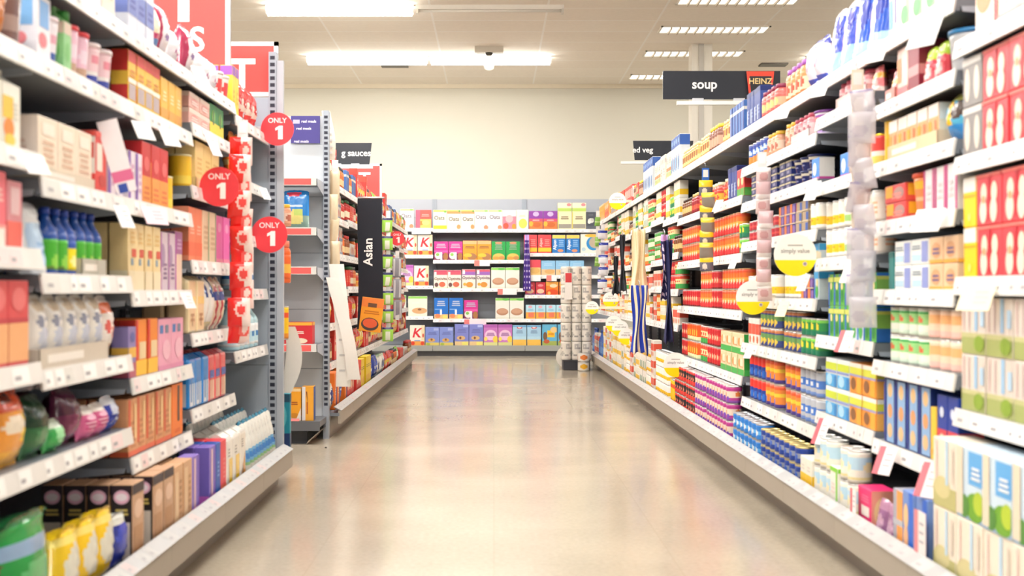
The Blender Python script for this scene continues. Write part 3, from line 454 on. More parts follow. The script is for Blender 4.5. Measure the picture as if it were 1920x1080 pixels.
bluetin|tuna_tin|blue tin|tin|can|.085,.085,.075|2f7fd0|b:.3,.6,6ab4ec o:.5,.45,.25,.2,e8f0f4 lid:c8ccd0
navytin|tuna_tin|navy and grey tin|tin|can|.085,.085,.07|1f3f94|b:.3,.65,8f96a8 o:.5,.45,.25,.2,3a64c0 lid:d9c98a
fruitblue|fruit_tin|red-topped blue tin|tin|can|.085,.085,.11|22409a|b:.6,1,e8392e b:.55,.62,f0b43c o:.3,.25,.2,.16,f2d23a o:.7,.25,.16,.14,2a6ac8 lid:b8a890
fruitorange|fruit_tin|orange and yellow fruit tin|tin|can|.085,.085,.11|f08a3a|b:.5,.7,f4c83c b:.8,1,e85a34 o:.4,.25,.2,.2,2f6ac0 b:.0,.14,4a3a8a lid:d8b4a4
greyblue|fruit_tin|pale blue and grey tin|tin|can|.078,.078,.11|b8bcc4|b:.3,.65,4a7ac8 o:.5,.5,.2,.12,e4e8ec b:0,.15,6a8ac8
greenveg|peas_tin|green tin with yellow flash|tin|can|.075,.075,.075|2f8f4a|o:.5,.6,.22,.22,f2d838 b:0,.3,1f7a5a b:.8,1,7ac84a
darkveg|peas_tin|dark blue and green tin|tin|can|.07,.07,.09|3a4a8a|b:.4,.75,6a9a5a o:.5,.3,.3,.2,e8c84a b:.8,1,c87a4a
whitevalue|value_tin|white and pale blue tin|tin|can|.078,.078,.11|eee9dc|b:.45,.8,bcdcec o:.5,.5,.25,.16,f2e4b8 b:.1,.2,e6d69a
limebox|value_carton|white carton with lime edge|carton|box|.1,.07,.14|f0ece0|r:.75,0,.95,1,7ccf2c b:.88,1,86d434 s:.4,.5,.5,.3,3,e8d8d0
yellowcarton|value_carton|white and yellow carton|carton|box|.085,.06,.12|efe9da|b:.18,.5,f6c422 s:.5,.7,.5,.2,2,d8d0c4
greenmix|value_carton|white and green carton|carton|box|.085,.06,.12|eee8dc|r:.5,.1,.95,.6,5a8a5a b:0,.16,f0c03a
redcart|tomato_carton|red and white carton|carton|box|.08,.06,.125|ece2d6|b:.4,.8,e2543a o:.5,.2,.25,.14,d86a3a
orangesoup|soup_tin|orange and cream tin|tin|can|.076,.076,.108|f08030|b:.4,.7,f6dca8 b:0,.15,d84a2c
greensoup|soup_tin|green and cream tin|tin|can|.076,.076,.108|4f9a48|b:.4,.7,f0e6c4 b:.0,.15,c83a34
blackpack|bin_bag_roll|black pack|packet|bag|.13,.07,.2|22242a|o:.5,.5,.3,.2,55585e
bluebin|water_bottle|tall blue bottle|bottle|bottle|.08,.08,.3|3a6ab4|b:.3,.7,5a8ac8 lid:2a4a94 side:2f5aa8
sacred|noodle_bag|red noodle bag|bag|bag|.13,.06,.17|dc3a2c|b:.4,.65,f0c84a o:.5,.3,.3,.16,f4e4c8
sacyellow|noodle_bag|yellow noodle bag|bag|bag|.12,.06,.17|f2c41c|b:.3,.45,e8822c o:.5,.65,.3,.14,faf0c4
sacgreen|noodle_bag|lime and white bag|bag|bag|.11,.06,.17|8cc84a|b:.4,.7,f0f0e0 o:.5,.3,.2,.14,d8542c
sauceorange|curry_sauce_jar|orange jar|jar|jar|.075,.075,.15|e2702c|b:.25,.65,f2cf9a lid:3a3a44
saucebrown|curry_sauce_jar|brown jar|jar|jar|.075,.075,.15|8a4a28|b:.25,.65,e0c494 lid:c83a34
saucered|curry_sauce_jar|red jar|jar|jar|.075,.075,.15|c8302c|b:.25,.65,f0e2c4 lid:2c6a3a
spicewhite|spice_carton|small grey carton|carton|box|.1,.07,.1|d4d0c8|o:.5,.5,.3,.3,c86a4a b:0,.2,7a8aa4
redbox|noodle_box|red box|box|box|.12,.07,.12|e2382c|s:.5,.5,.7,.4,3,f0906a b:0,.12,c82c28
tallred|pasta_packet|tall red packet|packet|box|.1,.06,.24|d8352c|o:.5,.4,.3,.12,f0cfa8 b:.8,1,f04a38 s:.5,.65,.6,.1,2,f6d8c0
tallyellow|pasta_packet|tall yellow packet|packet|box|.12,.06,.26|f6d21c|o:.5,.3,.25,.1,e8a02c s:.5,.7,.6,.12,2,8a6a1c
orangenavy|rice_box|orange and navy box|box|box|.12,.08,.26|f27a22|r:.6,0,.95,1,1f2f80 s:.3,.5,.4,.2,3,fbd8a8
navyball|rice_bag|shiny navy bag|bag|slump|.17,.12,.22|1f3f9e|o:.5,.5,.3,.25,3a5ac0 s:.5,.5,.4,.1,2,d8e0f0
whitesack|rice_bag|white bag with navy label|bag|slump|.16,.11,.2|ecebe4|o:.5,.45,.3,.25,1c2f7a b:.85,1,c8d8b8
oatyellow|granola_box|yellow-green oats box|box|box|.184,.06,.265|f3edd6|b:.0,.2,d8e22c b:.9,1,cdd95a t:Oats,.45,.58,.2,6f6a60 o:.88,.9,.1,.05,6ab04a
oatorange|granola_box|orange-topped oats box|box|box|.184,.06,.265|f3e6d2|b:.8,.93,f0925a b:.93,1,d8d95a t:Oats,.5,.52,.2,6f6a60 o:.85,.13,.14,.12,c8925a o:.9,.93,.08,.05,6aa048
oatwhite|granola_box|white oats box|box|box|.184,.06,.265|f1ecea|b:.9,1,cfe08a t:Oats,.45,.62,.2,77707a o:.82,.1,.16,.12,cb8a66 o:.82,.95,.12,.05,8ac058
porridgered|porridge_box|white and pink berry box|box|box|.184,.06,.26|f3e4dc|b:.0,.68,ee7f92 o:.25,.18,.2,.16,e8523c o:.85,.15,.16,.14,f2922c o:.5,.55,.28,.2,f4b0b4
porridgeyel|porridge_box|white and yellow porridge box|box|box|.16,.06,.265|f6f0d8|o:.55,.3,.36,.25,f4cf5a s:.5,.7,.5,.12,2,efdfa8 b:.92,1,f8f4e6
crunchred|muesli_box|coral and orange crunch box|box|box|.21,.06,.25|ee5a50|b:0,.5,f3bd62 o:.3,.28,.2,.12,eb8a3a r:0,.0,.28,1,e4607a o:.65,.3,.25,.14,f4d07c s:.62,.72,.5,.16,2,f6a49a
raisinbran|raisin_cereal_box|purple and orange cereal box|box|box|.19,.06,.25|8a3a9e|b:0,.42,e07a3a b:.42,.58,d8506a o:.5,.83,.22,.13,c8b0d8 o:.55,.25,.3,.14,c8642c o:.15,.3,.15,.14,f4b03c s:.5,.5,.5,.08,2,f2c4b4
clusterbox|cluster_cereal_box|tall cream cluster box|box|box|.19,.06,.36|f1e3b8|b:.82,1,f4edcc b:.68,.8,b8d464 r:.05,.04,.95,.2,9a948a o:.8,.93,.16,.06,ee8a8e r:.0,.0,.06,.65,f2d84a s:.5,.45,.55,.14,2,7a6a52
darkcereal|muesli_box|charcoal muesli box|box|box|.14,.06,.235|4a4e58|o:.5,.5,.3,.14,d8d6d0 o:.35,.42,.16,.1,e8e6e0 o:.65,.56,.14,.08,c4c2bc b:.0,.2,585c66 s:.5,.85,.5,.1,2,6a6e78
kbox|flake_cereal_box|white flake box with red letter|box|box|.2,.06,.275|f3e9da|b:0,.22,f0a44c o:.2,.12,.13,.1,e2402c o:.85,.12,.12,.1,de4a30 r:.78,.25,1,1,f0d8b0 t:K,.42,.6,.46,d8283a,.25 r:.3,.22,.7,.27,8aa4cc o:.9,.5,.06,.1,d04a38
pinkflake|flake_cereal_box|magenta flake box|box|box|.19,.06,.255|d42f8e|b:.0,.35,7a2a56 o:.3,.25,.26,.2,f2e2dc r:.45,.0,.58,.42,f4eef0 o:.82,.2,.18,.2,a8703e s:.5,.78,.7,.26,3,b8aec8 r:.0,.42,1,.52,e058a6 o:.25,.3,.12,.08,8ac05a
bluerice|flake_cereal_box|bright blue flake box|box|box|.19,.06,.285|1f6fc8|b:0,.22,f0c080 o:.25,.14,.2,.1,e8875a s:.5,.76,.6,.28,3,b4bfd6 r:.42,.2,.56,.45,f0f2f4 r:.05,.44,.55,.48,8ab8ea o:.78,.1,.18,.1,f2dc74
orangewheat|wheat_biscuit_box|amber cereal box|box|box|.19,.06,.265|f29a2a|b:.82,1,f4b07a o:.65,.18,.34,.18,a8744a o:.35,.25,.3,.1,f6b93a s:.5,.68,.7,.14,2,8a6238
greencluster|nut_cereal_box|green cereal box|box|box|.19,.06,.255|1f9f48|o:.5,.18,.42,.18,e2b85a o:.3,.1,.25,.1,d89a42 o:.72,.12,.22,.1,c98a4a s:.5,.72,.55,.32,4,8f9f8c o:.5,.92,.25,.06,d88a6a
optired|fruit_cereal_box|white and coral fruit cereal box|box|box|.185,.06,.25|f2e4d6|b:.74,.92,e8566a b:.92,1,c84a6a r:.04,.72,.2,.9,f6efe8 t:Optivita,.5,.52,.15,6a4a3e o:.62,.22,.24,.14,d0674a o:.2,.2,.14,.12,6a4a48 b:0,.06,cfe0c0
optipurple|fruit_cereal_box|white and purple fruit cereal box|box|box|.185,.06,.26|f2e2d8|b:.88,1,e8566a b:.7,.88,9a62b4 r:.04,.75,.22,.95,f4ecec t:Optivita,.5,.55,.15,5a4a5e o:.55,.2,.26,.14,d8923a o:.2,.22,.12,.08,d8a83a b:0,.06,d8e0c0
greenflake|bran_cereal_box|pale green-topped bran box|box|box|.19,.06,.285|e9e6da|b:.88,1,8ad05a o:.75,.93,.25,.06,5fb84a o:.5,.34,.42,.17,b8886a o:.5,.37,.36,.12,c99a7c b:0,.08,dcdccc
greenmuesli|bran_cereal_box|wide green-topped muesli box|box|box|.26,.06,.275|ebe7d8|b:.88,1,92d062 o:.6,.28,.4,.15,d8a878 o:.6,.34,.1,.05,8a5a3c s:.4,.66,.4,.1,2,f2eee4
periwinkle|oat_cereal_box|periwinkle cereal box|box|box|.187,.06,.25|7f8fd2|b:0,.17,dcc86a o:.45,.3,.26,.1,d9a85a o:.2,.08,.14,.08,a8b84a s:.5,.68,.64,.18,3,6a74b8 r:.6,.82,.95,.95,a9b4e4 o:.45,.33,.08,.06,8a5a3c
periwinkletall|oat_cereal_box|tall periwinkle cereal box|box|box|.19,.06,.29|7d84cc|b:0,.2,e4c48c r:.52,.03,.95,.17,e8e072 o:.45,.36,.3,.1,d9b07a s:.5,.7,.64,.2,3,6a70b4 r:.6,.86,.95,.96,b4bcec o:.4,.36,.08,.06,7a4a34
pinkfibre|fibre_cereal_box|pink and purple fibre box|box|box|.19,.06,.285|c878c0|o:.5,.5,.42,.25,ecc4e0 b:.86,1,b05ab0 o:.85,.3,.2,.16,f0cf4c o:.15,.32,.12,.1,f2d860 b:0,.16,d8d890 s:.5,.55,.6,.16,3,8a4a9a
babywhite|baby_cereal_box|sky-blue and yellow box|box|box|.187,.06,.275|a9d0ea|b:0,.3,f2bf52 b:.3,.45,b8dcf0 o:.5,.9,.2,.08,e05a68 o:.5,.9,.12,.05,f2d8d4 s:.5,.7,.5,.18,3,7f9cbe b:.92,1,6aaede
junglebox|kids_cereal_box|bright kids cereal box|box|box|.2,.06,.285|62b4da|b:0,.22,a8b45a r:.35,.4,.85,.72,f6c426 o:.2,.45,.14,.2,7a5a42 o:.8,.75,.25,.14,ecc88a o:.3,.2,.2,.1,c8603a s:.6,.56,.4,.12,2,d8802c
redalpen|muesli_box|red and yellow muesli box|box|box|.18,.06,.25|e8474c|b:.08,.3,f6c432 b:0,.08,d83a3c v:Alpen,.22,.58,.2,f6c8c0 s:.68,.6,.4,.4,4,f08a84
bluealpen|muesli_box|bright blue muesli box|box|box|.18,.06,.25|2478c4|b:.8,1,f2cd5c o:.62,.14,.22,.08,e8946a v:Alpen,.2,.46,.24,f2f4f6 s:.68,.56,.4,.4,4,8ab8e4
bluebowl|family_cereal_box|white box with blue bowl|box|box|.28,.06,.265|efe9dc|o:.62,.5,.34,.36,2a8ccc o:.75,.55,.34,.3,b8a890 o:.5,.9,.3,.08,f4b83c o:.15,.2,.1,.1,b8d0d8
crispblue|crisp_cereal_box|pale blue topped cereal box|box|box|.19,.06,.2|8cbfe4|b:.0,.4,e8c090 o:.6,.25,.36,.16,dcaa6a s:.5,.75,.6,.2,2,a9d0ee
crispred|crisp_cereal_box|red topped cereal box|box|box|.16,.06,.21|e04a58|b:0,.5,ecc07a o:.5,.3,.4,.2,dcae62
redcube|bar_box|dark red cereal bar box|box|box|.13,.06,.175|c82c3c|o:.5,.3,.38,.18,f0c0a0 b:0,.12,8a4a84 o:.5,.75,.3,.1,e8848a
orangecube|bar_box|orange bar box|box|box|.17,.06,.18|f07a22|o:.5,.2,.5,.25,d84a1c b:.7,1,f6ac4a o:.6,.7,.3,.14,ecd0a8 o:.25,.15,.12,.12,f8b45a
minirice|mini_cereal_box|pale blue and orange mini box|box|box|.13,.06,.19|b4dcec|b:0,.48,f4a83c r:.25,.12,.85,.45,e87a5c o:.45,.86,.2,.1,e4a8b4 s:.5,.66,.6,.14,2,8abcdc
hashblue|potato_bag|blue and white packet with yellow flowers|bag|bag|.15,.06,.225|2a86d4|b:0,.35,8aa89a o:.5,.3,.32,.2,eee08a o:.6,.42,.2,.1,c8dc7a s:.5,.65,.6,.14,2,c8e0f0 o:.45,.9,.3,.06,e04a60
soupred|soup_box|red box with white lettering block|box|box|.14,.1,.13|d4303a|b:.85,1,f0b03c s:.5,.55,.3,.14,2,f4e4d8 o:.5,.16,.3,.12,f0e0c4
soupred2|soup_box|slim red box with yellow top|box|box|.06,.1,.13|c82a34|b:.8,1,e8a83a o:.5,.5,.3,.2,e05a4a
orangecereal|value_cereal_box|orange box with cake picture|box|box|.078,.08,.19|f7ab2c|b:0,.16,ece4d8 o:.5,.16,.36,.08,d8902c d:.6,0,1,0,1,.4,f2ece2 s:.5,.55,.5,.12,2,b8622c b:.9,1,f8d8a0 r:.2,.7,.28,.85,7a3a1c
orangecereal2|value_cereal_box|orange box with white side stripe|box|box|.068,.08,.2|f8b03a|r:.0,0,.3,1,e9e6ea d:.35,.85,.45,.85,.5,.5,7a3a3c r:.4,.2,.52,.55,c86a34 side:2a4a9c
tealpack|rice_pack|slim teal and navy packet|packet|box|.075,.04,.27|1f8a9c|b:0,.3,1f3a6a o:.5,.6,.3,.2,58b8c0 b:.85,1,1d4a60 o:.3,.95,.2,.04,e08a94
juiceorange|pasta_sauce_jar|orange jar seen end on|jar|jar|.09,.09,.2|e8662a|b:.3,.6,f0b84a lid:e07a5c
'''
for ln in GOODS.strip().split('\n'):
    a = ln.split('|'); P_(*a[:7], a[7] if len(a) > 7 else '')
# ------------------------------------------------------------------ setting
def at(x, y, Z): return Vector(((x-926)/F*Z, Z, EYE-(y-543)/F*Z))
CEIL, WALL_Y, YB = 3.78, 17.95, 17.42
def plane_mat(name, fn, rough):
    m = bpy.data.materials.new(name); m.use_nodes = True; nt = m.node_tree; b = nt.nodes['Principled BSDF']
    b.inputs['Roughness'].default_value = rough; fn(nt, b); MATS[name] = m
def N_(nt, typ, **kw):
    n = nt.nodes.new(typ)
    for k, v in kw.items(): setattr(n, k, v)
    return n
def floor_nodes(nt, b):
    L = nt.links; tc = N_(nt, 'ShaderNodeTexCoord'); rp = N_(nt, 'ShaderNodeValToRGB')
    n1 = N_(nt, 'ShaderNodeTexNoise'); n1.inputs['Scale'].default_value = 55; n1.inputs['Detail'].default_value = 5
    n2 = N_(nt, 'ShaderNodeTexNoise'); n2.inputs['Scale'].default_value = 1.3; n2.inputs['Detail'].default_value = 4
    ad = N_(nt, 'ShaderNodeMath', operation='MULTIPLY_ADD'); ad.inputs[1].default_value = .45
    L.new(tc.outputs['Object'], n1.inputs['Vector']); L.new(tc.outputs['Object'], n2.inputs['Vector'])
    L.new(n1.outputs['Fac'], ad.inputs[0])
    sc = N_(nt, 'ShaderNodeMath', operation='MULTIPLY'); sc.inputs[1].default_value = .55; L.new(n2.outputs['Fac'], sc.inputs[0]); L.new(sc.outputs[0], ad.inputs[2])
    rp.color_ramp.elements[0].position = .34; rp.color_ramp.elements[0].color = col('a99e8d')
    rp.color_ramp.elements[1].position = .66; rp.color_ramp.elements[1].color = col('bfb3a0')
    L.new(ad.outputs[0], rp.inputs['Fac'])
    br = N_(nt, 'ShaderNodeTexBrick'); br.offset = 0; br.inputs['Scale'].default_value = 1.0
    br.inputs['Brick Width'].default_value = .6; br.inputs['Row Height'].default_value = .6; br.inputs['Mortar Size'].default_value = .0025
    br.inputs['Color1'].default_value = (1, 1, 1, 1); br.inputs['Color2'].default_value = (.97, .97, .965, 1); br.inputs['Mortar'].default_value = (.92, .91, .89, 1)
    L.new(tc.outputs['Object'], br.inputs['Vector'])
    mx = N_(nt, 'ShaderNodeVectorMath', operation='MULTIPLY'); L.new(rp.outputs[0], mx.inputs[0]); L.new(br.outputs['Color'], mx.inputs[1])
    L.new(mx.outputs[0], b.inputs['Base Color'])
    rr = N_(nt, 'ShaderNodeMapRange'); rr.inputs['To Min'].default_value = .1; rr.inputs['To Max'].default_value = .22
    L.new(n2.outputs['Fac'], rr.inputs['Value']); L.new(rr.outputs[0], b.inputs['Roughness'])
    bp = N_(nt, 'ShaderNodeBump'); bp.inputs['Strength'].default_value = .06; bp.inputs['Distance'].default_value = .01
    L.new(n2.outputs['Fac'], bp.inputs['Height']); L.new(bp.outputs[0], b.inputs['Normal'])
def ceil_nodes(nt, b):
    L = nt.links; tc = N_(nt, 'ShaderNodeTexCoord'); mp = N_(nt, 'ShaderNodeMapping'); mp.inputs['Location'].default_value = (.65, .1, 0)
    br = N_(nt, 'ShaderNodeTexBrick'); br.offset = 0; br.inputs['Scale'].default_value = 1
    br.inputs['Brick Width'].default_value = 1.2; br.inputs['Row Height'].default_value = .6; br.inputs['Mortar Size'].default_value = .012
    br.inputs['Color1'].default_value = col('f6eee2'); br.inputs['Color2'].default_value = col('f1e8db'); br.inputs['Mortar'].default_value = col('fbf7f0')
    L.new(tc.outputs['Object'], mp.inputs['Vector']); L.new(mp.outputs[0], br.inputs['Vector'])
    nz = N_(nt, 'ShaderNodeTexNoise'); nz.inputs['Scale'].default_value = 25
    L.new(tc.outputs['Object'], nz.inputs['Vector'])
    mr = N_(nt, 'ShaderNodeMapRange'); mr.inputs['To Min'].default_value = .95; mr.inputs['To Max'].default_value = 1.04; L.new(nz.outputs['Fac'], mr.inputs['Value'])
    mx = N_(nt, 'ShaderNodeVectorMath', operation='MULTIPLY'); L.new(br.outputs['Color'], mx.inputs[0]); L.new(mr.outputs[0], mx.inputs[1])
    L.new(mx.outputs[0], b.inputs['Base Color'])
def wall_nodes(nt, b):
    L = nt.links; tc = N_(nt, 'ShaderNodeTexCoord'); nz = N_(nt, 'ShaderNodeTexNoise'); nz.inputs['Scale'].default_value = 1.2
    L.new(tc.outputs['Object'], nz.inputs['Vector']); rp = N_(nt, 'ShaderNodeValToRGB')
    rp.color_ramp.elements[0].color = col('d6d2c3'); rp.color_ramp.elements[1].color = col('dcd8ca')
    L.new(nz.outputs['Fac'], rp.inputs['Fac']); L.new(rp.outputs[0], b.inputs['Base Color'])
plane_mat('floor_vinyl', floor_nodes, .15); plane_mat('ceiling_tile', ceil_nodes, .9); plane_mat('wall_paint', wall_nodes, .8)
white = col('f4f2ee'); grey = col('7a8088'); lip = col('e4e2de'); beige = col('a59c8e'); dark = col('3a3d44'); panelc = col('5f6670')  # grey and panelc darkened to put shade under shelves and between goods
b = M(); b.box((-9, -4, -.1), (9, WALL_Y+.2, 0), white, 'floor_vinyl'); struct(b.obj('floor'))
b = M(); b.box((-9, -4, CEIL), (9, WALL_Y+.2, CEIL+.1), white, 'ceiling_tile'); struct(b.obj('ceiling'))
b = M(); b.box((-9, WALL_Y, 0), (9, WALL_Y+.2, CEIL), white, 'wall_paint'); struct(b.obj('wall_back'))
b = M(); b.box((-9, WALL_Y-.03, CEIL-.06), (9, WALL_Y, CEIL), col('e0d4bd'), 'paint'); struct(b.obj('trim_1'))
b = M(); b.box((2.32, 15.0, 0), (2.56, 15.25, CEIL), col('f1ece0'), 'paint'); b.box((2.40, 14.985, 0), (2.46, 15.0, CEIL), col('cfcbc2'), 'paint'); struct(b.obj('column'))
# ------------------------------------------------------------------ lamps
ROWW = ['front', 'second', 'third', 'fourth', 'fifth', 'sixth', 'farthest']
rows = [-1.18, 1.65, 4.48, 7.31, 10.14, 12.97, 15.79]
def batten(x, y, lit, label):
    t = empty('ceiling_lamp', (x, y, CEIL)); tag(t, label, 'lamp', 'fluorescent battens under the ceiling')
    h = M(); h.box((-.75, -.035, -.045), (.75, .035, 0), col('e9e4da'), 'paint'); h.obj('housing', t)
    for sx in (-1, 1):
        e = M(); e.box((sx*.735-.012, -.04, -.085), (sx*.735+.012, .04, -.04), col('d8d2c6'), 'plastic'); e.obj('end_cap', t)
    tb = M()
    pts = [(-.73, 0, -.055), (.73, 0, -.055)]
    if lit:
        tb.tube(pts, .055, white, 'tube', 16)
        tb.obj('tube', t)
        ld = bpy.data.lights.new('lamp_glow', 'AREA'); ld.shape = 'RECTANGLE'; ld.size = 1.44; ld.size_y = .12; ld.energy = LAMP_W; ld.color = (1, .99, .975)
        lo = bpy.data.objects.new('lamp_glow', ld); C.objects.link(lo); lo.parent = t; lo.location = (0, 0, -.125)
    else: tb.tube(pts, .016, col('e4dfd4'), 'plastic', 8); tb.obj('tube', t)
for i, y in enumerate(rows):
    for x, nm in ((-1.56, 'left'), (-.04, 'middle'), (4.6, 'right'), (-4.2, 'outer')):  # battens on the far right are added out of view to brighten the ceiling
        lit = not (i == 5 and nm == 'middle')
        batten(x, y, lit, ('lit' if lit else 'unlit')+f' fluorescent batten in {ROWW[i]} ceiling row, {nm} lamp of it')
for i, (y, d) in enumerate(((12.75, .3), (14.16, .36), (15.6, .36), (17.3, .36))):
    t = empty('recessed_light', (2.43, y, CEIL)); tag(t, f'louvred recessed ceiling light beside the column, {["first", "second", "third", "last"][i]} towards the back wall', 'light', 'recessed louvre lights over the right shelves')
    f = M()
    for a, c in (((-.6, -d/2, -.012), (.6, -d/2+.02, .0)), ((-.6, d/2-.02, -.012), (.6, d/2, 0)), ((-.6, -d/2, -.012), (-.58, d/2, 0)), ((.58, -d/2, -.012), (.6, d/2, 0))): f.box(a, c, col('efe9dd'), 'paint')
    f.obj('frame', t)
    df = M(); df.box((-.58, -d/2+.02, -.003), (.58, d/2-.02, -.001), white, 'glow_panel'); df.obj('diffuser', t)
    lv = M()
    for k in range(1, 12): lv.box((-.58+k*.0967-.006, -d/2+.02, -.03), (-.58+k*.0967+.006, d/2-.02, -.004), col('b8aa94'), 'paint')
    lv.obj('louvre', t)
def simple(name, mb, label, cat, loc=(0, 0, 0), rz=0., group=None): return tag(mb.obj(name, None, loc, rz), label, cat, group)
for (x0, x1, y, nm) in ((1425, 1475, 120, 'above the soup sign'), (715, 765, 122, 'between the lamp rows and back wall')):
    Z = 2.88*F/(543-y); p = at((x0+x1)/2, y, Z); b = M(); ww = (x1-x0)/F*Z
    b.box((-ww/2, -.1, -.02), (ww/2, .1, 0), col('5b554c'), 'paint'); simple('ceiling_vent', b, f'dark slot vent in the ceiling {nm}', 'vent', (p.x, Z, CEIL))
t = empty('security_camera', (at(917, 88, 15.2).x, 15.2, CEIL)); tag(t, 'small security camera box on ceiling in front of the lit battens', 'camera')
b = M(); b.box((-.17, -.06, -.07), (.17, .06, 0), col('d9d2c4'), 'plastic'); b.obj('housing', t)
b = M(); b.lathe([(.03, -.1), (.045, -.085), (.045, -.07)], 14, col('4a4640'), 'plastic'); b.obj('lens', t)
b = M(); b.lathe([(.02, -.075), (.06, -.055), (.07, -.02), (.07, 0)], 18, col('f4f0e8'), 'plastic'); simple('smoke_detector', b, 'round white smoke detector on ceiling behind the lit battens', 'detector', (at(917, 122, 16.4).x, 16.4, CEIL))
# ------------------------------------------------------------------ shelving bays
SIDE = {'L': dict(s=-1, lip=1.05, base=.93, rz=PI/2, top=2.0), 'R': dict(s=1, lip=1.24, base=1.11, rz=-PI/2, top=1.9)}
_cache = {}
def shared(key, fn):
    if key not in _cache: _cache[key] = fn()
    return _cache[key]
def strip_mesh(L, seed, base=False, dB=0., red=False):
    m = M(); r = random.Random(seed); c = lip if not base else col('a9a9a9')
    if base: a = [(-.0, .165), (.045, .188)]
    else: a = [(-.010, -.044), (-.002, .004)]
    (ya, za), (yb, zb) = a
    m.add([(-L/2, ya, za), (L/2, ya, za), (L/2, yb, zb), (-L/2, yb, zb), (-L/2, ya+.006, za-.001), (L/2, ya+.006, za-.001), (L/2, yb+.006, zb-.003), (-L/2, yb+.006, zb-.003)],
          [(0, 1, 2, 3), (4, 7, 6, 5), (0, 4, 5, 1), (3, 2, 6, 7), (0, 3, 7, 4), (1, 5, 6, 2)], c, 'plastic')
    x = -L/2+.02
    while x < L/2-.07:
        ww = r.choice((.05, .06, .075, .1)); k = r.random()
        cc = col('f6f5f2') if k < .62 else (col('f0d9d8') if k < .8 else col('dedcd6'))
        if base: cc = col('bdbcba') if k < .7 else col('c9b6b4')
        if red: cc = col('ee6a66')
        f = lambda u, v: (u, ya+(yb-ya)*v-.0008, za+(zb-za)*v)
        if x+ww < L/2: 
            m.quad([f(x, .12), f(x+ww, .12), f(x+ww, .88), f(x, .88)], cc, 'paper')
            if not red: m.quad([tuple(q+(-.0003 if i == 1 else 0) for i, q in enumerate(f(x+a_, b_))) for a_, b_ in ((ww*.12, .3), (ww*.5, .3), (ww*.5, .5), (ww*.12, .5))], col('a9a6a8'), 'paper')
        x += ww+r.choice((.006, .02, .08))
    return m.mesh('price_strip')
def shelf_mesh(L, D=.45):
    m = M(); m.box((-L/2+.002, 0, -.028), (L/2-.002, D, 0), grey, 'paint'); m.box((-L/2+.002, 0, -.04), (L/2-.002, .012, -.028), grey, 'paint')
    return m.mesh('shelf')
def bracket_mesh(D=.45):
    m = M(); m.add([(x, y, z) for x in (-.0015, .0015) for y, z in ((.005, -.001), (D, -.001), (D, -.085), (.02, -.042))], [(0, 1, 2, 3), (7, 6, 5, 4), (0, 4, 5, 1), (1, 5, 6, 2), (2, 6, 7, 3), (3, 7, 4, 0)], col('b3bcc8'), 'paint')
    return m.mesh('bracket')
def post_mesh(zt, wdt=.04, dep=.05, slots=True):
    m = M(); m.box((-wdt/2, 0, .0), (wdt/2, dep, zt), col('a3abb6'), 'paint')
    if slots:
        z = .2
        while z < zt-.03: m.quad([(-.011, -.0006, z), (.011, -.0006, z), (.011, -.0006, z+.017), (-.011, -.0006, z+.017)], col('262b3a'), 'paint'); z += .0315
    return m.mesh('upright')
def bay(side, y0, L, hs, label, group, near=True):
    S = SIDE[side]; dB = S['lip']-S['base']; root = empty('shelving_bay', (S['s']*S['lip'], y0+L/2, 0), S['rz']); tag(root, label, 'shelving', group)
    def bp():
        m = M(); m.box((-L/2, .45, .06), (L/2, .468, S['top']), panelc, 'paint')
        for z in (.5, .9, 1.3, 1.7): m.box((-L/2, .4485, z), (L/2, .45, z+.003), col('8a9099'), 'paint')
        return m.mesh('back_panel')
    link(shared(('bp', side, L), bp), 'back_panel', root)
    for e in (-1, 1): link(shared(('up', side), lambda: post_mesh(S['top'], .03, .02)), 'upright', root, (e*(L/2-.015), .43, 0))
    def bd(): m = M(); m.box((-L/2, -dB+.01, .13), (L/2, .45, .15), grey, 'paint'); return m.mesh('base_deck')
    d = link(shared(('bd', side, L), bd), 'base_deck', root)
    link(shared(('bs', side, L, int(y0*7) % 3), lambda: strip_mesh(L, int(y0*50), True)), 'price_strip', d, (0, -dB-.004, 0))
    def fa(): m = M(); m.box((-L/2+.001, -dB, .085), (L/2-.001, -dB+.018, .165), beige, 'paint'); return m.mesh('fascia')
    link(shared(('fa', side, L), fa), 'fascia', root)
    def kp(): m = M(); m.box((-L/2, -dB+.065, 0), (L/2, -dB+.08, .13), col('8f877b'), 'paint'); return m.mesh('kick_plate')  # darker than the fascia beige: shade below it is put into the colour
    link(shared(('kp', side, L), kp), 'kick_plate', root)
    for i, h in enumerate(hs):
        s = link(shared(('sh', L), lambda: shelf_mesh(L)), 'shelf', root, (0, 0, h))
        link(shared(('st', L, (i*5+int(y0*11)) % 9), lambda: strip_mesh(L, i*77+int(y0*31))), 'price_strip', s)
        if near:
            for e in (-1, 1): link(shared('br', bracket_mesh), 'bracket', s, (e*(L/2-.004), 0, 0))
    return root
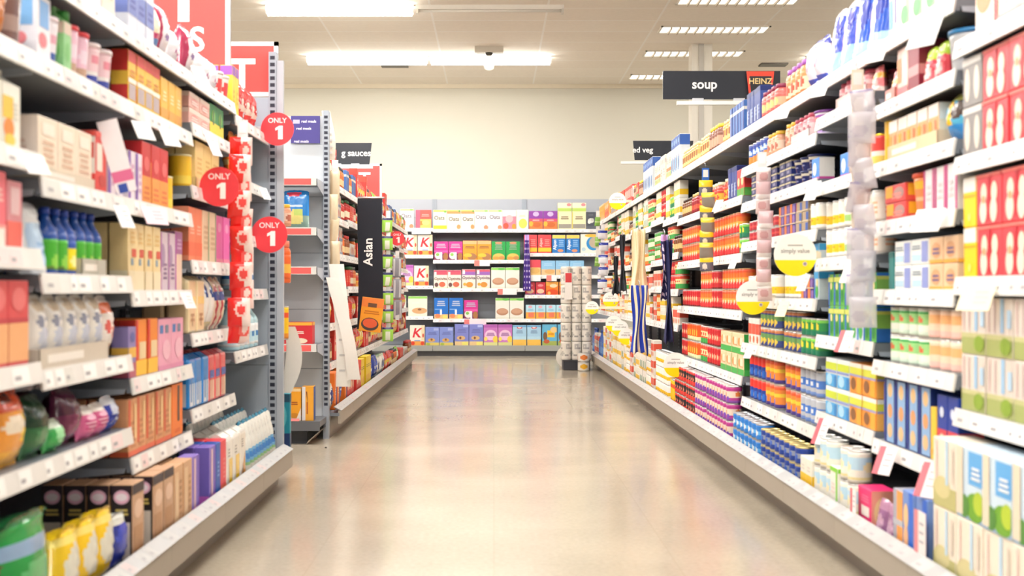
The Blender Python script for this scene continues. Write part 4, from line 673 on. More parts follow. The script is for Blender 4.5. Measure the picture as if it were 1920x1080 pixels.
# ------------------------------------------------------------------ stocking the shelves
ORD = 'first second third fourth fifth sixth seventh eighth ninth tenth eleventh twelfth thirteenth fourteenth fifteenth sixteenth seventeenth eighteenth nineteenth twentieth'.split()
ITEMS = []; _proto = {}
def make(key, near):
    k = (key, near)
    if k in _proto:
        src = _proto[k]; o = src.copy(); C.objects.link(o)
        for ch in src.children:
            c = ch.copy(); C.objects.link(c); c.parent = o
        return o
    parts = build(key, near); kind = PROD[key]['kind']
    if not near and len(parts) > 1:
        a = parts[0][1]
        for _, q in parts[1:]:
            n = len(a.v); a.v += q.v; a.f += [tuple(n+i for i in f) for f in q.f]; a.c += q.c; a.m += q.m; a.sm += q.sm
        parts = parts[:1]
    o = parts[0][1].obj(kind)
    for nm, q in parts[1:]: q.obj(nm, o)
    _proto[k] = o; return o
def put(key, near, loc, rz, where, shelf, side_word='near end', level='', row=''):
    o = make(key, near); o.location = loc; o.rotation_euler = (0, 0, rz+math.radians(R_.uniform(-.6, .6)))
    ITEMS.append((o, key, where, shelf, level, row, side_word)); return o
def shelf_words(i, n):   # i counts from the bottom, 0 is the base
    return 'bottom shelf' if i == 0 else ('top shelf' if i == n else f'{ORD[i]} shelf up')
def stock(side, y0, L, h, spec, where, shelf, near, base=False, room=9.):
    S = SIDE[side]; xf = S['s']*((S['base']+.056 if base else S['lip']+.008)); t = .012
    for tk in spec.split():
        if tk[0] == '_': t += float(tk[1:]); continue
        tray = None
        if '>' in tk: tray, tk = tk.split('>')
        t_in = t+.004; t += .008 if tray else 0
        d = 1; st = 1
        if '/' in tk: tk, d = tk.split('/'); d = int(d)
        if '^' in tk: tk, st = tk.split('^'); st = int(st)
        key, n = (tk.split('*')+['1'])[:2]
        ks = key.split('+'); key = ks[0]; W, D, Hh = PROD[key]['dims']; n = 99 if n == 'f' else int(n)
        sz = 1.; fit = (room-.05)/(st*(Hh+.0012))
        while fit < .78 and st > 1: st -= 1; fit = (room-.05)/(st*(Hh+.0012))
        if fit < 1: sz = fit; Hh *= fit
        for k in range(n):
            if t+W > L-.008: break
            for r in range(d):
                for q in range(st):
                    yy = y0+t+W/2+R_.uniform(-.001, .001); x = xf+S['s']*(R_.uniform(.001, .004)+r*(D+.006))
                    o_ = put(ks[q % len(ks)], near, (x, yy, h+.0008+q*(Hh+.0008)+(.003 if tray else 0)), S['rz'], where, shelf, 'near end',
                        '' if st == 1 else (('lower', 'upper') if st == 2 else ('lower', 'middle', 'upper'))[q] if st < 4 else ('lowest', 'second-tier', 'third-tier', 'topmost')[q],
                        '' if r == 0 else ORD[r]+'-row'); o_.scale.z = sz
            t += W+.005
        if tray:
            tc, tn, th = tray.split(','); th = float(th); t += .004; W_ = t-t_in-.004; D_ = d*(D+.006)+.012; b = M()
            for p0, p1 in (((0, 0, 0), (W_, D_, .002)), ((0, 0, 0), (W_, .002, th)), ((0, D_-.002, 0), (W_, D_, th)), ((0, 0, 0), (.002, D_, th)), ((W_-.002, 0, 0), (W_, D_, th))): b.box(p0, p1, col(tc), 'card')
            b.box((W_*.1, -.0006, th*.3), (W_*.6, 0, th*.7), col('efe9e0'), 'card')
            sg = 1 if side == 'L' else -1
            simple('display_tray', b, f"low {tn} card tray of {PROD[key]['desc']}s, {shelf}, {where}", 'tray', (xf-S['s']*.0022, y0+t_in+(0 if sg > 0 else W_), h+.0004), S['rz'], 'card display trays')
def run_bay(side, y0, L, where, shelves, base_spec, label, group, near=True):
    hs = sorted([h for h, _ in shelves]); bay(side, y0, L, hs, label, group, near)
    n = len(hs)
    for h, spec in shelves:
        if spec: stock(side, y0, L, h, spec, where, shelf_words(hs.index(h)+1, n), near, False, ([q for q in hs if q > h]+[9])[0]-h)
    if base_spec: stock(side, y0, L, .15, base_spec, where, 'bottom shelf', near, True, hs[0]-.15)
PL = .738; YL = 2.223; gL = 'shelving bays along the left side of the aisle'; gR = 'shelving bays along the right side of the aisle'
LB = ['nearest left bay', 'second left bay', 'third left bay', 'fourth left bay', 'fifth left bay']
run_bay('L', YL, PL, LB[0], [(1.44, '_.46 nutbag*1 browntub*1'), (1.21, '_.42 fruitcarton*2 '), (.99, '_.45 pinkbox*1 rosebox*1'), (.73, '_.44 redorange*2'), (.50, '_.40 flamebag*2')],
        '_.21 cuddbag*1 greenbag*1', 'white shelving bay nearest the camera on left, with sweets at the base', gL)
run_bay('L', YL+PL, PL, LB[1], [(1.65, '_.05 creambox*2 bluewhite*2 creambox*1 _.03 maroonwhite*1'), (1.44, 'icebox*1 bluetub*1 greencarton*1 redlid*2/2 pinktub*3'), (1.16, 'd9cdb8,cream,.03>creamcake*3/2 _.02 redcarton*1 purplepack*2'),
        (.935, 'whitebag*1 zestbottle*2/2 yellowbottle*1/2 b9b6a8,grey,.045>zestbottle*3/2'), (.71, 'cfc4b4,beige,.05>whitesweet*5 redsweet*2'), (.50, 'darkgreen*1/2 greensweet*1 maroonbag*1/2 pinksweet*2 navybag*1/2 bluesweet*1')],
        'yellowbag*3 bluebag*1 cakemix*1/4', 'second white shelving bay on left, with bagged sweets and icing tubs', gL)
run_bay('L', YL+2*PL, PL, LB[2], [(1.65, 'bluewhite*3 creamroll*1 maroonwhite*1 whitemag*1'), (1.44, 'redyellow*4/2 yellowcust*3'), (1.16, 'purplepack*2/2 redhead*3/2 mustardtub*1'), (.895, 'creamtall*4/3 lilacbook*2 purplespine*1'),
        (.64, 'purplebox*1/3 redorangebox*2/3 pinkpatch*2'), (.41, 'tanmix*5/3 orangewin*1')],
        'cakemix*2/4 tanbox*2/3 lilacbox*1', 'third white shelving bay on left, with cake mix boxes', gL)
run_bay('L', YL+3*PL, PL, LB[3], [(1.65, 'maroonwhite*1 whitemag*3 redwhitetub*2'), (1.48, 'pinktray*2^3/2 greenyellow*2/2'), (1.26, 'mustardtub*1 e6cf94,yellow,.04>yellowcream*3/2'), (1.0, 'coralbox*2/2 beigebox*2/2 magentabox*2/2'),
        (.745, 'tanbag*2/2 bluecone*2 redstripe*2'), (.48, 'bluepaper*3/2 redpaper*3/2')],
        'lilacbox*1/2 bluebox*1/2 redtall*1/2 flourbag*2/2 brownflour*1/2', 'fourth white shelving bay on left, with flour and sugar bags', gL)
run_bay('L', YL+4*PL, PL, LB[4], [(1.61, 'yellowtall*2/2 chocred*4'), (1.36, '_.1 orangejar*3'), (1.13, '_.3 milkblue*1'), (.9, '_.2 milkblue*3'), (.645, '_.1 milkblue*5')],
        'milkpack*f/3', 'fifth white shelving bay on left, before the slotted end post, half empty', gL)
YR = 3.436-PL
RB = ['nearest right bay']+[f'{o} right bay' for o in ORD[1:]]
run_bay('R', YR, PL, RB[0], [(1.56, 'palefig*3 orangeface*1'), (1.25, '_.06 redbaby*3^2 greyfig*1^2'), (.93, '_.1 redbaby*3^2 yellowface*1^2'), (.58, '_.02 fieldbox*4^2')],
        'creamfield+skybox*3^2 creamfield*1^2', 'white shelving bay nearest the camera on right, with red boxes', gR)
def rb(i, shelves, base, what, near=True): run_bay('R', YR+i*PL, PL, RB[i], shelves, base, f'{ORD[i]} white shelving bay from the camera on right, with {what}', gR, near)
rb(1, [(1.69, 'bluelilac*1 milkywht*3 whiteblue*1'), (1.49, 'bluelid*1 redgreen*2/2 maroonbox*1 pinkwhite*1 e88a80,coral,.04>coralfruit*1 orangefruit*1'), (1.305, 'cyanbag*1 e8c8a0,tan,.045>biscuitrow*5/2 yellowtube*1'), (1.115, 'magwhite*3/2 orangetub*1 redsnack*1^2'),
       (.897, 'tanmulti*2^2/2 milkmulti*2^2/2 tealbox*1'), (.67, 'peachtin*3^2 greentin*4^2'), (.415, 'navyred*2 yellowstrip*1 navybox*4/2')], 'bluepud*2 orangepud*1/2 purplebag*2 pinkpack*1', 'white multipacks, navy cracker boxes')
rb(2, [(1.69, 'bigblue*2 bluelilac*2'), (1.55, 'coralfruit*1 e2b8b4,rose,.04>pinkjar*5/2'), (1.3, 'redcan*1 peachjar*3 salmonbox*1'), (1.015, 'valuepeach*2^2 valuegreen*3^2 valuebox*3^2'), (.725, 'greencart*2^2 bluecart*2^2 greencart*4^2'),
       (.435, 'orangewave*2^2 wavebox*2^2')], 'whitevalue*2^2 limebox*1 whitevalue*3^2 yellowcarton*2', 'green cartons and white value tins')
rb(3, [(1.69, 'lilacwhite*2 orangejar2*4/2'), (1.50, 'purpletub*1 e6d0cc,pink,.04>pinkjar*4 peachjar*2'), (1.325, 'salmonbox*1 navytub*3^2 sardine*2^4'), (1.13, 'valuebox*2 bluetan*2^3 orangepurple*3^3'), (.86, 'bluecart*1^2 orangepurple*2^2 valuebox*4'),
       (.635, 'greenveg*4^2 darkveg*4^2'), (.367, 'greyblue*4^2 fruitorange*3^2')], 'navytin*8^2', 'navy flat tins')
rb(4, [(1.69, 'pinkjar2*4/2 bluepack*4/2'), (1.50, 'peachjar*3 bluecanor*5'), (1.325, 'sardine*5^4'), (1.13, 'redsmall*8^2'), (.86, 'valuebox*3 orangesoup*3 valuebox*2'), (.635, 'darkveg*5^2 redcart*3'), (.367, 'fruitorange*3^2 fruitblue*4^2')],
   'bluetin*7^2', 'red-topped fruit tins')
rb(5, [(1.69, 'bluepale*5/2 tanjar*3'), (1.37, 'redbook*2 bluepack*3 redpasta*2'), (1.08, 'greenveg*2^2 beantin*7^2'), (.79, 'beantin*8^2'), (.465, 'greenbox*4^2')], 'plumtin*8^3', 'two-tier orange bean tins')
rb(6, [(1.69, 'yellowjar*4/2 tanjar*4/2'), (1.37, 'redpasta*8/2'), (1.08, 'beantin*8^2'), (.79, 'redtin*3^2 beantin*5^2'), (.465, 'redtin*5^2 redgreentin*3^2')], 'plumtin*4^3 redblack*4^3', 'orange bean tins and red jars')
rb(7, [(1.69, 'tanjar*8'), (1.37, 'darkpasta*3 brownsauce*5'), (1.08, 'beantin*8^2'), (.79, 'redtin*8'), (.465, 'orangetin*5^2 redtin*3^2')], 'redblack*5^3 yellowslim*3', 'mixed pasta sauces and red tins')
RR = random.Random(3)
def pick(opts, n, L=PL):
    out = []; tot = .02
    while tot < L-.04:
        k, a, st = RR.choice(opts); ww = PROD[k]['dims'][0]+.005; a = min(a, int((L-.02-tot)/ww))
        if a < 1: break
        out.append(f'{k}*{a}'+(f'^{st}' if st > 1 else '')); tot += a*ww
    return ' '.join(out)
topR = [[('whiteblue', 2, 1), ('paleorange', 2, 1)], [('paleorange', 3, 1), ('creambox', 2, 1)], [('whiteblue', 3, 1), ('tanjar', 3, 1)], [('redpasta', 3, 1), ('redbook', 2, 1), ('yellowjar', 3, 1)],
        [('bluewhite', 2, 1), ('redcarton', 2, 1), ('creambox', 2, 1)], [('redyellow', 3, 1), ('orangecereal', 2, 1)], [('orangecereal', 3, 1), ('redyellow', 2, 1)], [('orangecereal', 2, 1), ('orangecube', 1, 1)], [('orangecereal', 2, 1)]]
upR = [('brownsauce', 4, 1), ('greenveg', 3, 2), ('redtin', 3, 2), ('greenmix', 3, 2), ('greensoup', 4, 2), ('redcart', 3, 2), ('orangesoup', 4, 1), ('redgreentin', 4, 2), ('redpasta', 4, 1), ('yellowcarton', 3, 2)]
midR = [('brownsauce', 3, 1), ('greenveg', 4, 2), ('darkveg', 3, 2), ('redtin', 4, 2), ('valuebox', 4, 2), ('orangesoup', 4, 2), ('redcart', 3, 2), ('greensoup', 4, 2), ('redgreentin', 3, 2), ('darkpasta', 3, 1)]
lowR = [('yellowcarton', 4, 2), ('valuebox', 5, 2), ('greenmix', 3, 2), ('yellowcarton', 3, 2), ('redcart', 2, 2), ('orangesoup', 3, 2)]
whatR = ['white and blue cartons on top', 'cream cartons on top', 'tan jars beneath pale cartons', 'yellow value cartons low down', 'hanging striped cloths', 'value signs at its lips', 'red and yellow boxes on top', 'tall blue bottles at its end', 'the stacked kitchen rolls beside it']
for i in range(8, 17):
    k = i-8
    hs = [1.69-.0, 1.40+.03*(k % 2), 1.15-.03*(k % 3), .9+.02*(k % 2), .66]
    sh = [(round(h, 3), pick(topR[k] if j == 0 else upR if j < 3 else midR if j < 4 else lowR, 0)) for j, h in enumerate(hs)]
    rb(i, sh, pick([('yellowcarton', 3, 3), ('valuebox', 4, 3), ('greenmix', 2, 3), ('redcart', 2, 3)] if k < 7 else [('bluebin', 3, 1), ('redcart', 2, 2)], 0), whatR[k], False)
# second run on the left beyond the gap
Y2 = 7.785; P2 = .706
FB = [f'{o} far-left bay' for o in ORD]
topF = [('sacred', 2, 1), ('sacgreen', 2, 1), ('sacyellow', 2, 1), ('sauceorange', 3, 1), ('tallred', 1, 1), ('bluepale', 2, 1)]
midF = [('sauceorange', 3, 1), ('saucebrown', 3, 1), ('saucered', 3, 1), ('spicewhite', 2, 2), ('redbox', 2, 1), ('redpasta', 2, 1), ('spicewhite', 3, 1)]
lowF = [('sacred', 2, 1), ('redbox', 3, 1), ('sacyellow', 2, 1), ('saucebrown', 3, 1), ('tallred', 2, 1)]
baseF = ['whitesack*1 orangenavy*2 navyball*1', 'orangenavy*1 tallred*4', 'tallred*3 tallyellow*2', 'tallyellow*3 navyball*1', 'navyball*2 whitesack*1', 'whitesack*2 sacred*2', 'sacred*3 saucebrown*3', 'sauceorange*4 sacgreen*2', 'redbox*4', 'spicewhite*5', 'saucebrown*6']
whatF = ['cream strips at its front', 'a leaning white card', 'tall red packets at its base', 'yellow packets at its base', 'the Asian banner', 'shiny navy bags low down', 'red bags at its base', 'lime packets hanging in front', 'red noodle boxes low down', 'grey cartons low down', 'brown jars low down']
for i in range(11):
    hs = [1.60, 1.36+.02*(i % 3), 1.14, .92-.02*(i % 2), .68, .43]
    sh = [(round(h, 3), pick(topF if j == 0 else midF if j < 4 else lowF, 0, P2)) for j, h in enumerate(hs)]
    run_bay('L', Y2+i*P2, P2, FB[i], sh, baseF[i], f'{ORD[i]} grey shelving bay of the far left run, with {whatF[i]}', 'shelving bays of the far left run', i < 3)
# ------------------------------------------------------------------ gondola ends
def end_unit(y, face, hs, label, D=.31, panel_top=1.95, red=True, w0=-.47, w1=.47):
    rz = 0 if face < 0 else PI
    t = empty('end_display_unit', (-1.5, y, 0), rz); tag(t, label, 'shelving')
    b = M(); b.box((w0, .012, .1), (w1, .03, panel_top), col('ccd1d6'), 'paint')
    for z in (.42, .78, 1.12, 1.46): b.box((w0, .0105, z), (w1, .012, z+.003), col('7e858e'), 'paint')
    b.obj('back_panel', t)
    pm = shared(('pm', panel_top), lambda: post_mesh(panel_top+.03, .034, .05))
    for x in (w0-.017, w1+.017): link(pm, 'upright', t, (x, -.02, 0))
    L = w1-w0
    for i, h in enumerate(hs):
        s = link(shared(('es', L, D), lambda: shelf_mesh(L, D)), 'shelf', t, ((w0+w1)/2, -D, h))
        def st():
            m = M(); m.box((-L/2, -.008, -.042), (L/2, 0, .004), col('dedcd8'), 'plastic')
            if red: m.quad([(-L/2, -.0085, -.038), (L/2-.03, -.0085, -.038), (L/2-.03, -.0085, -.002), (-L/2, -.0085, -.002)], col('ee625e'), 'paper')
            return m.mesh('price_strip')
        link(shared(('est', L, red), st), 'price_strip', s)
        for e in (-1, 1): link(shared(('ebr', D), lambda: bracket_mesh(D)), 'bracket', s, (e*(L/2+.003), 0, 0))
    b = M(); b.box((w0, -D, .1), (w1+.02, .02, .135), col('6f7277'), 'paint'); b.box((w0, -D-.004, .08), (w1+.02, -D, .135), col('6a6c70'), 'paint')
    if red: b.quad([(w0, -D-.0046, .137), (w1-.1, -D-.0046, .137), (w1-.1, -D+.01, .15), (w0, -D+.01, .15)], col('e8706c'), 'paper')
    b.obj('base_deck', t)
    b = M(); b.box((w0, -D+.05, 0), (w1-.06, -D+.07, .1), col('3c3d42'), 'paint'); b.obj('kick_plate', t)
    b = M(); b.add([(w1-.05, -D, .02), (w1+.02, -D, .08), (w1+.02, .02, .08), (w1-.05, .02, 0), (w1-.06, -D, 0), (w1-.06, .02, 0)], [(0, 1, 2, 3), (0, 3, 5, 4), (4, 1, 0), (3, 2, 5), (1, 4, 5, 2)], beige, 'paint'); b.obj('fascia', t)
    return t
end_unit(7.74, -1, (.58, 1.03, 1.257, 1.546), 'grey end display unit facing the camera with red-edged shelves, mostly empty')
# end of the first run: panel, post with slots and the display unit behind it
t = empty('gondola_end', (-1.25, 5.92, 0)); tag(t, 'grey end panel with slotted post closing the first left shelf run', 'shelving')
b = M(); b.box((-.26, .005, .1), (.21, .022, 1.79), col('a9b4c0'), 'paint')
for z in (.55, .9, 1.3): b.box((-.26, .0035, z), (.21, .005, z+.003), col('7f8994'), 'paint')
b.obj('end_panel', t)
link(post_mesh(2.0, .036, .04), 'upright', t, (.226, 0, 0))
b = M(); b.box((.245, .004, .12), (.275, .03, 1.96), col('b4b9c1'), 'paint'); b.obj('cover_strip', t)
end_unit(6.005, 1, (.46, .66, .93, 1.2, 1.45), 'grey end display unit behind the slotted post, facing away', .26, 1.75, False, -.44, .44)
EW = 'end unit facing camera'
def on(key, x, y, z, rz, where, shelf, near=True, sw='left'): return put(key, near, (x, y, z), rz, where, shelf, sw)
def atx(px, Z): return (px-926)/F*Z
yf = 7.45
on('hashblue', atx(553, yf), yf+.02, 1.2578, 0, EW, 'third shelf up')
on('soupred2', atx(528, yf), yf, .581, 0, EW, 'second shelf'); on('soupred', atx(563, yf), yf, .581, 0, EW, 'second shelf')
on('orangecereal', atx(552, yf), yf, .136, 0, EW, 'base'); on('orangecereal2', atx(577, yf), yf, .136, 0, EW, 'base')
AW = 'end unit facing away'
for i, (px, h, k) in enumerate(((529, .931, 'juiceorange'), (530, .661, 'yellowslim'), (533, 1.201, 'peachjar'))):
    on(k, atx(px, 6.12), 6.14, h, PI, AW, shelf_words(i+1, 9), True, 'the aisle')
on('tealpack', atx(530, 6.1), 6.08, .136, 0, AW, 'base')
# ------------------------------------------------------------------ cereal unit against the back wall
BW = {'A': 'back-wall left bay', 'B': 'back-wall middle bay', 'C': 'back-wall right bay'}
bx = lambda px: (px-926)/137.8
def back_bay(k, x0, x1, hs, label):
    L = bx(x1)-bx(x0); cx = (bx(x0)+bx(x1))/2; t = empty('shelving_bay', (cx, YB, 0)); tag(t, label, 'shelving', 'cereal shelving bays on the back wall')
    b = M(); b.box((-L/2, .42, .08), (L/2, .45, 2.16), col('b4b9c2'), 'paint')
    for z in (.7, 1.1, 1.5, 1.9): b.box((-L/2, .4175, z), (L/2, .42, z+.004), col('7d838c'), 'paint')
    b.obj('back_panel', t)
    for e in (-1, 1): link(shared('bup', lambda: post_mesh(2.16, .03, .02, False)), 'upright', t, (e*(L/2-.016), .4, 0))
    for h in hs:
        s = link(shared(('bsh', L), lambda: shelf_mesh(L, .42)), 'shelf', t, (0, 0, h)); link(shared(('bst', L, int(h*9) % 4), lambda: strip_mesh(L, int(h*99))), 'price_strip', s)
    b = M(); b.box((-L/2, -.1, .09), (L/2, .42, .14), col('8e9196'), 'paint'); b.obj('base_deck', t)
    b = M(); b.box((-L/2+.004, -.12, .07), (L/2-.004, -.1, .145), col('a3a49f'), 'paint'); b.obj('fascia', t)
    b = M(); b.box((-L/2, -.06, 0), (L/2, -.04, .09), col('5d5e60'), 'paint'); b.obj('kick_plate', t)
back_bay('A', 690, 812, (.535, .95, 1.37, 1.735), 'grey cereal shelving bay on the back wall, partly behind the left run')
back_bay('B', 812, 984, (.50, .915, 1.30, 1.72), 'grey cereal shelving bay in the middle of the back wall')
back_bay('C', 984, 1156, (.50, .825, 1.095, 1.395, 1.72), 'grey cereal shelving bay on the back wall beside the kitchen rolls')
def row(k, shelf, h, seq, base=False):
    for key, px in seq: put(key, True, (bx(px), YB+(-.08 if base else .012), h+.0008), 0, BW[k], shelf, 'the left')
def seq(key, *px): return [(key, p) for p in px]
row('A', 'top shelf', 1.735, seq('crunchred', 779, 794) [1:] + seq('oatwhite', 763)); row('A', 'fourth shelf up', 1.37, seq('kbox', 768, 797)); row('A', 'third shelf up', .95, seq('kbox', 790) + seq('pinkfibre', 762)); row('A', 'second shelf up', .535, seq('greenmuesli', 783) + seq('greenflake', 748))
row('A', 'base', .14, seq('kbox', 783) + seq('periwinkle', 811), True)
row('B', 'top shelf', 1.72, seq('oatyellow', 825) + seq('oatorange', 851, 877) + seq('oatwhite', 903, 929))
row('B', 'top shelf', 1.72, seq('porridgered', 955) + seq('porridgeyel', 979.5))
row('B', 'fourth shelf up', 1.30, seq('pinkflake', 827, 854) + seq('orangewheat', 881, 908) + seq('greencluster', 935, 962))
row('B', 'third shelf up', .915, seq('optired', 826, 852) + seq('optipurple', 879, 906) + seq('greenflake', 934, 961))
row('B', 'second shelf up', .50, seq('bluerice', 827, 855) + seq('pinkflake', 883) + seq('greenflake', 942, 969))
row('B', 'base', .14, seq('periwinkle', 837.5) + seq('periwinkletall', 866, 893) + seq('pinkfibre', 920, 947) + seq('babywhite', 974), True)
row('C', 'top shelf', 1.72, seq('raisinbran', 1005, 1032) + seq('clusterbox', 1059, 1086) + seq('darkcereal', 1108, 1129))
row('C', 'fifth shelf up', 1.395, seq('redalpen', 995, 1021.5) + seq('bluealpen', 1048, 1074.5) + seq('bluebowl', 1108))
row('C', 'fourth shelf up', 1.095, seq('crispred', 1003) + seq('crispblue', 1028, 1055) + seq('greenmuesli', 1088)[:0] + seq('crispblue', 1082))
row('C', 'third shelf up', .825, seq('redcube', 994, 1013.5) + seq('orangecube', 1035.5, 1060.5))
row('C', 'second shelf up', .50, seq('minirice', 995, 1014, 1033, 1052, 1071))
row('C', 'base', .14, seq('babywhite', 1001) + seq('junglebox', 1030, 1059), True)
# white price cards on the cereal lips
for px, h, ww, c, nm in ((904, 1.305, .21, 'e4e6e8', 'beneath the amber cereal boxes'), (951, .915, .26, 'f2efec', 'beneath the bran boxes'), (891, .5, .3, 'f0dedc', 'beneath the short magenta box'), (790, 1.74, .26, 'f4f2f0', 'over the white flake boxes'), (1004, 1.1, .14, 'f4f2f0', 'over the dark red bar boxes'), (1034, 1.1, .14, 'f6f0ee', 'over the orange bar boxes')):
    b = M(); b.box((-ww/2, -.004, -.085), (ww/2, 0, -.003), col(c), 'paper')
    if c != 'f4f2f0': b.box((-ww/2, -.0045, -.083), (-ww/2+.07, -.004, -.005), col('ee8078'), 'paper')
    simple('price_card', b, f'white price card on back-wall shelf lip, {nm}', 'price card', (bx(px), YB-.013, h), 0, 'price cards on the back wall')
# ------------------------------------------------------------------ signs
red = col('ee544f'); w_ = col('fbf8f4'); black = col('23262f')
def board(loc, W, Hh, label, texts):
    t = empty('promotion_board', loc); tag(t, label, 'sign', 'red boards standing over the left shelves')
    b = M(); b.box((-W, 0, 0), (0, .012, Hh), red, 'card'); b.obj('board', t)
    b = M()
    for a, c in (((-W, -.003, Hh-.02), (0, .015, Hh)), ((-.02, -.003, 0), (0, .015, Hh)), ((-W, -.003, 0), (-W+.02, .015, Hh)), ((-W, -.003, 0), (0, .015, .02))): b.box(a, c, w_, 'plastic')
    b.obj('border', t)
    b = M()
    for s, x, z, h in texts: put_text(b, s, (x, -.0008, z), (1, 0, 0), (0, 0, 1), h, w_)
    b.obj('lettering', t)
s1 = F/5.2
board((atx(432, 5.2), 5.2, 1.67), .385, .62, 'large red promotion board with big white T over the second and third left bays', (('T', -.19, .325, .24), ('S', -.135, .20, .1)))
board((atx(521, 5.955), 5.965, 1.80), .46, .255, 'red promotion board with white border behind the slotted end post', (('T', -.168, .035, .145),))
board((atx(716, 11.8), 11.8, 1.62), .41, .44, 'small far red promotion board below the sauces sign', (('T', -.16, .235, .13),))
def hang_sign(x0, x1, y0, y1, Z, text, tx, th, label, rail=None, slant=0.):
    p = at(x0, y1, Z); W = (x1-x0)/F*Z; Hh = (y1-y0)/F*Z; t = empty('category_sign', p); tag(t, label, 'sign', 'black category signs above the shelves')
    b = M(); b.add([(0+slant, 0, 0), (W-slant, 0, 0), (W, 0, Hh), (0, 0, Hh), (slant, .012, 0), (W-slant, .012, 0), (W, .012, Hh), (0, .012, Hh)], [(0, 1, 2, 3), (7, 6, 5, 4), (0, 4, 5, 1), (1, 5, 6, 2), (2, 6, 7, 3), (3, 7, 4, 0)], black, 'plastic'); b.obj('board', t)
    b = M(); put_text(b, text, (tx*W, -.0008, Hh*.5-th*.36), (1, 0, 0), (0, 0, 1), th, w_); b.obj('lettering', t)
    if rail:
        b = M(); b.box((rail[0]*W, -.01, -.035), (rail[1]*W, .02, -.012), col('f1eee8'), 'paint')
        for q in (.25, .6): b.box((q*W, -.004, -.014), (q*W+.07, .008, .006), col('c9ccd2'), 'plastic')
        b.obj('rail', t)
        if p.x < 0: return t
        xm = (1.7 if p.x > 0 else -1.49)-p.x; zz = (1.9 if p.x > 0 else 2.0)-p.z; b = M(); b.box((xm-.012, .0, zz+.0005), (xm+.012, .02, -.012), col('e2e0dc'), 'plastic'); b.obj('mount', t)
    return t
hang_sign(1243, 1463, 133, 186, 7.9, 'soup', .355, .058, 'long black soup sign on a white rail above right shelves', (.12, 1.0))
hang_sign(1187, 1300, 264, 300, 11.9, 'ed veg', .16, .052, 'black sign reading ed veg beyond the soup sign', (-.2, 1.0), .015)
hang_sign(600, 697, 268, 308, 10.8, 'g sauces', .70, .054, 'black sauces sign above the far left run', (-.022, 1.02), .02)
# keystone header card with brand lettering in front of the soup sign
t = empty('header_card', (atx(1426, 7.87), 7.872, at(0, 200, 7.89).z)); tag(t, 'red and black keystone header card standing before the soup sign', 'sign')
zt = (200-133)/F*7.7; b = M(); b.add([(x, y, z) for y in (0, .008) for x, z in ((-.062, 0), (.062, 0), (.085, zt), (-.085, zt))], [(0, 1, 2, 3), (7, 6, 5, 4), (0, 4, 5, 1), (1, 5, 6, 2), (2, 6, 7, 3), (3, 7, 4, 0)], col('ee4a34'), 'card'); b.obj('card', t)
b = M(); b.quad([(-.05, -.0006, 0), (.05, -.0006, 0), (.068, -.0006, zt*.86), (-.068, -.0006, zt*.86)], col('26242a')); put_text(b, 'HEINZ', (0, -.0012, zt*.64), (1, 0, 0), (0, 0, 1), .036, col('e8c88a')); b.box((-.02, -.0012, zt*.5), (.02, -.0006, zt*.53), col('8f8a90'), 'card'); b.obj('lettering', t)
# vertical Asian banner with a packet picture at its foot
zb = 9.6; t = empty('aisle_banner', at(688, 617, zb)); t.location.x += .03; tag(t, 'tall black Asian banner hanging beside the far left shelves', 'sign')
hb = 245/F*zb; m_ = M(); n = 14
def bz(v): return -.012*(1-v)+.008*math.sin(v*5)
pts = [[(u*.092+bz(v), -.02*math.sin(v*3), v*hb) for u in (-1, 1)] for v in [i/n for i in range(n+1)]]
m_.add([p for r in pts for p in r]+[(x, y+.003, z) for r in pts for x, y, z in r], [(2*i, 2*i+1, 2*i+3, 2*i+2) for i in range(n)]+[(2*n+2+2*i, 2*n+4+2*i, 2*n+5+2*i, 2*n+3+2*i) for i in range(n)], black, 'cloth'); m_.obj('cloth', t)
b = M(); put_text(b, 'Asian', (.012, -.027, hb*.59), (0, 0, 1), (-1, 0, 0), .068, w_); b.obj('lettering', t)
b = M(); b.tube([(-.1, 0, hb+.005), (.1, 0, hb+.005)], .008, col('d8d8d8'), 'metal'); b.obj('top_bar', t)
b = M(); b.box((-.09, -.02, -.02), (.075, -.012, .235), col('f2a52a'), 'card', ch=.003); art_face(b, (-.09, -.0206, -.02), (1, 0, 0), (0, 0, 1), (0, -1, 0), .165, .255, parse('b:.72,1,f08a3c r:.3,.72,.7,.84,6a4a34 s:.5,.58,.7,.12,2,c8761c o:.48,.22,.4,.19,4a4440 o:.48,.25,.33,.14,e2643a'), 'front'); b.obj('packet_picture', t).rotation_euler = (0, .12, 0)
# purple cards
b = M(); W = .175; b.box((-W/2, 0, 0), (W/2, .006, .165), col('433a86'), 'card')
for tx, x, z, h in (('real meals', .02, .125, .016), ('real meals', -.01, .082, .016), ('real meals', -.025, .004, .016)): put_text(b, tx, (x, -.0006, z), (1, 0, 0), (0, 0, 1), h, col('e6e2f0'))
b.box((-.075, -.0006, .118), (-.035, 0, .142), col('b9b4d0'), 'card')
simple('promotion_card', b, 'purple real meals card on the end unit panel', 'sign', (atx(572, 7.72), 7.735, at(0, 268, 7.72).z))
b = M(); b.box((-.03, 0, 0), (.03, .02, .2), col('39357e'), 'card'); b.box((-.018, -.0005, .1), (.0, 0, .16), col('c8c4e0'), 'card')
simple('promotion_card', b, 'narrow navy card on top of first far-left bay', 'sign', (atx(621, 8.6), 8.6, 1.6015))
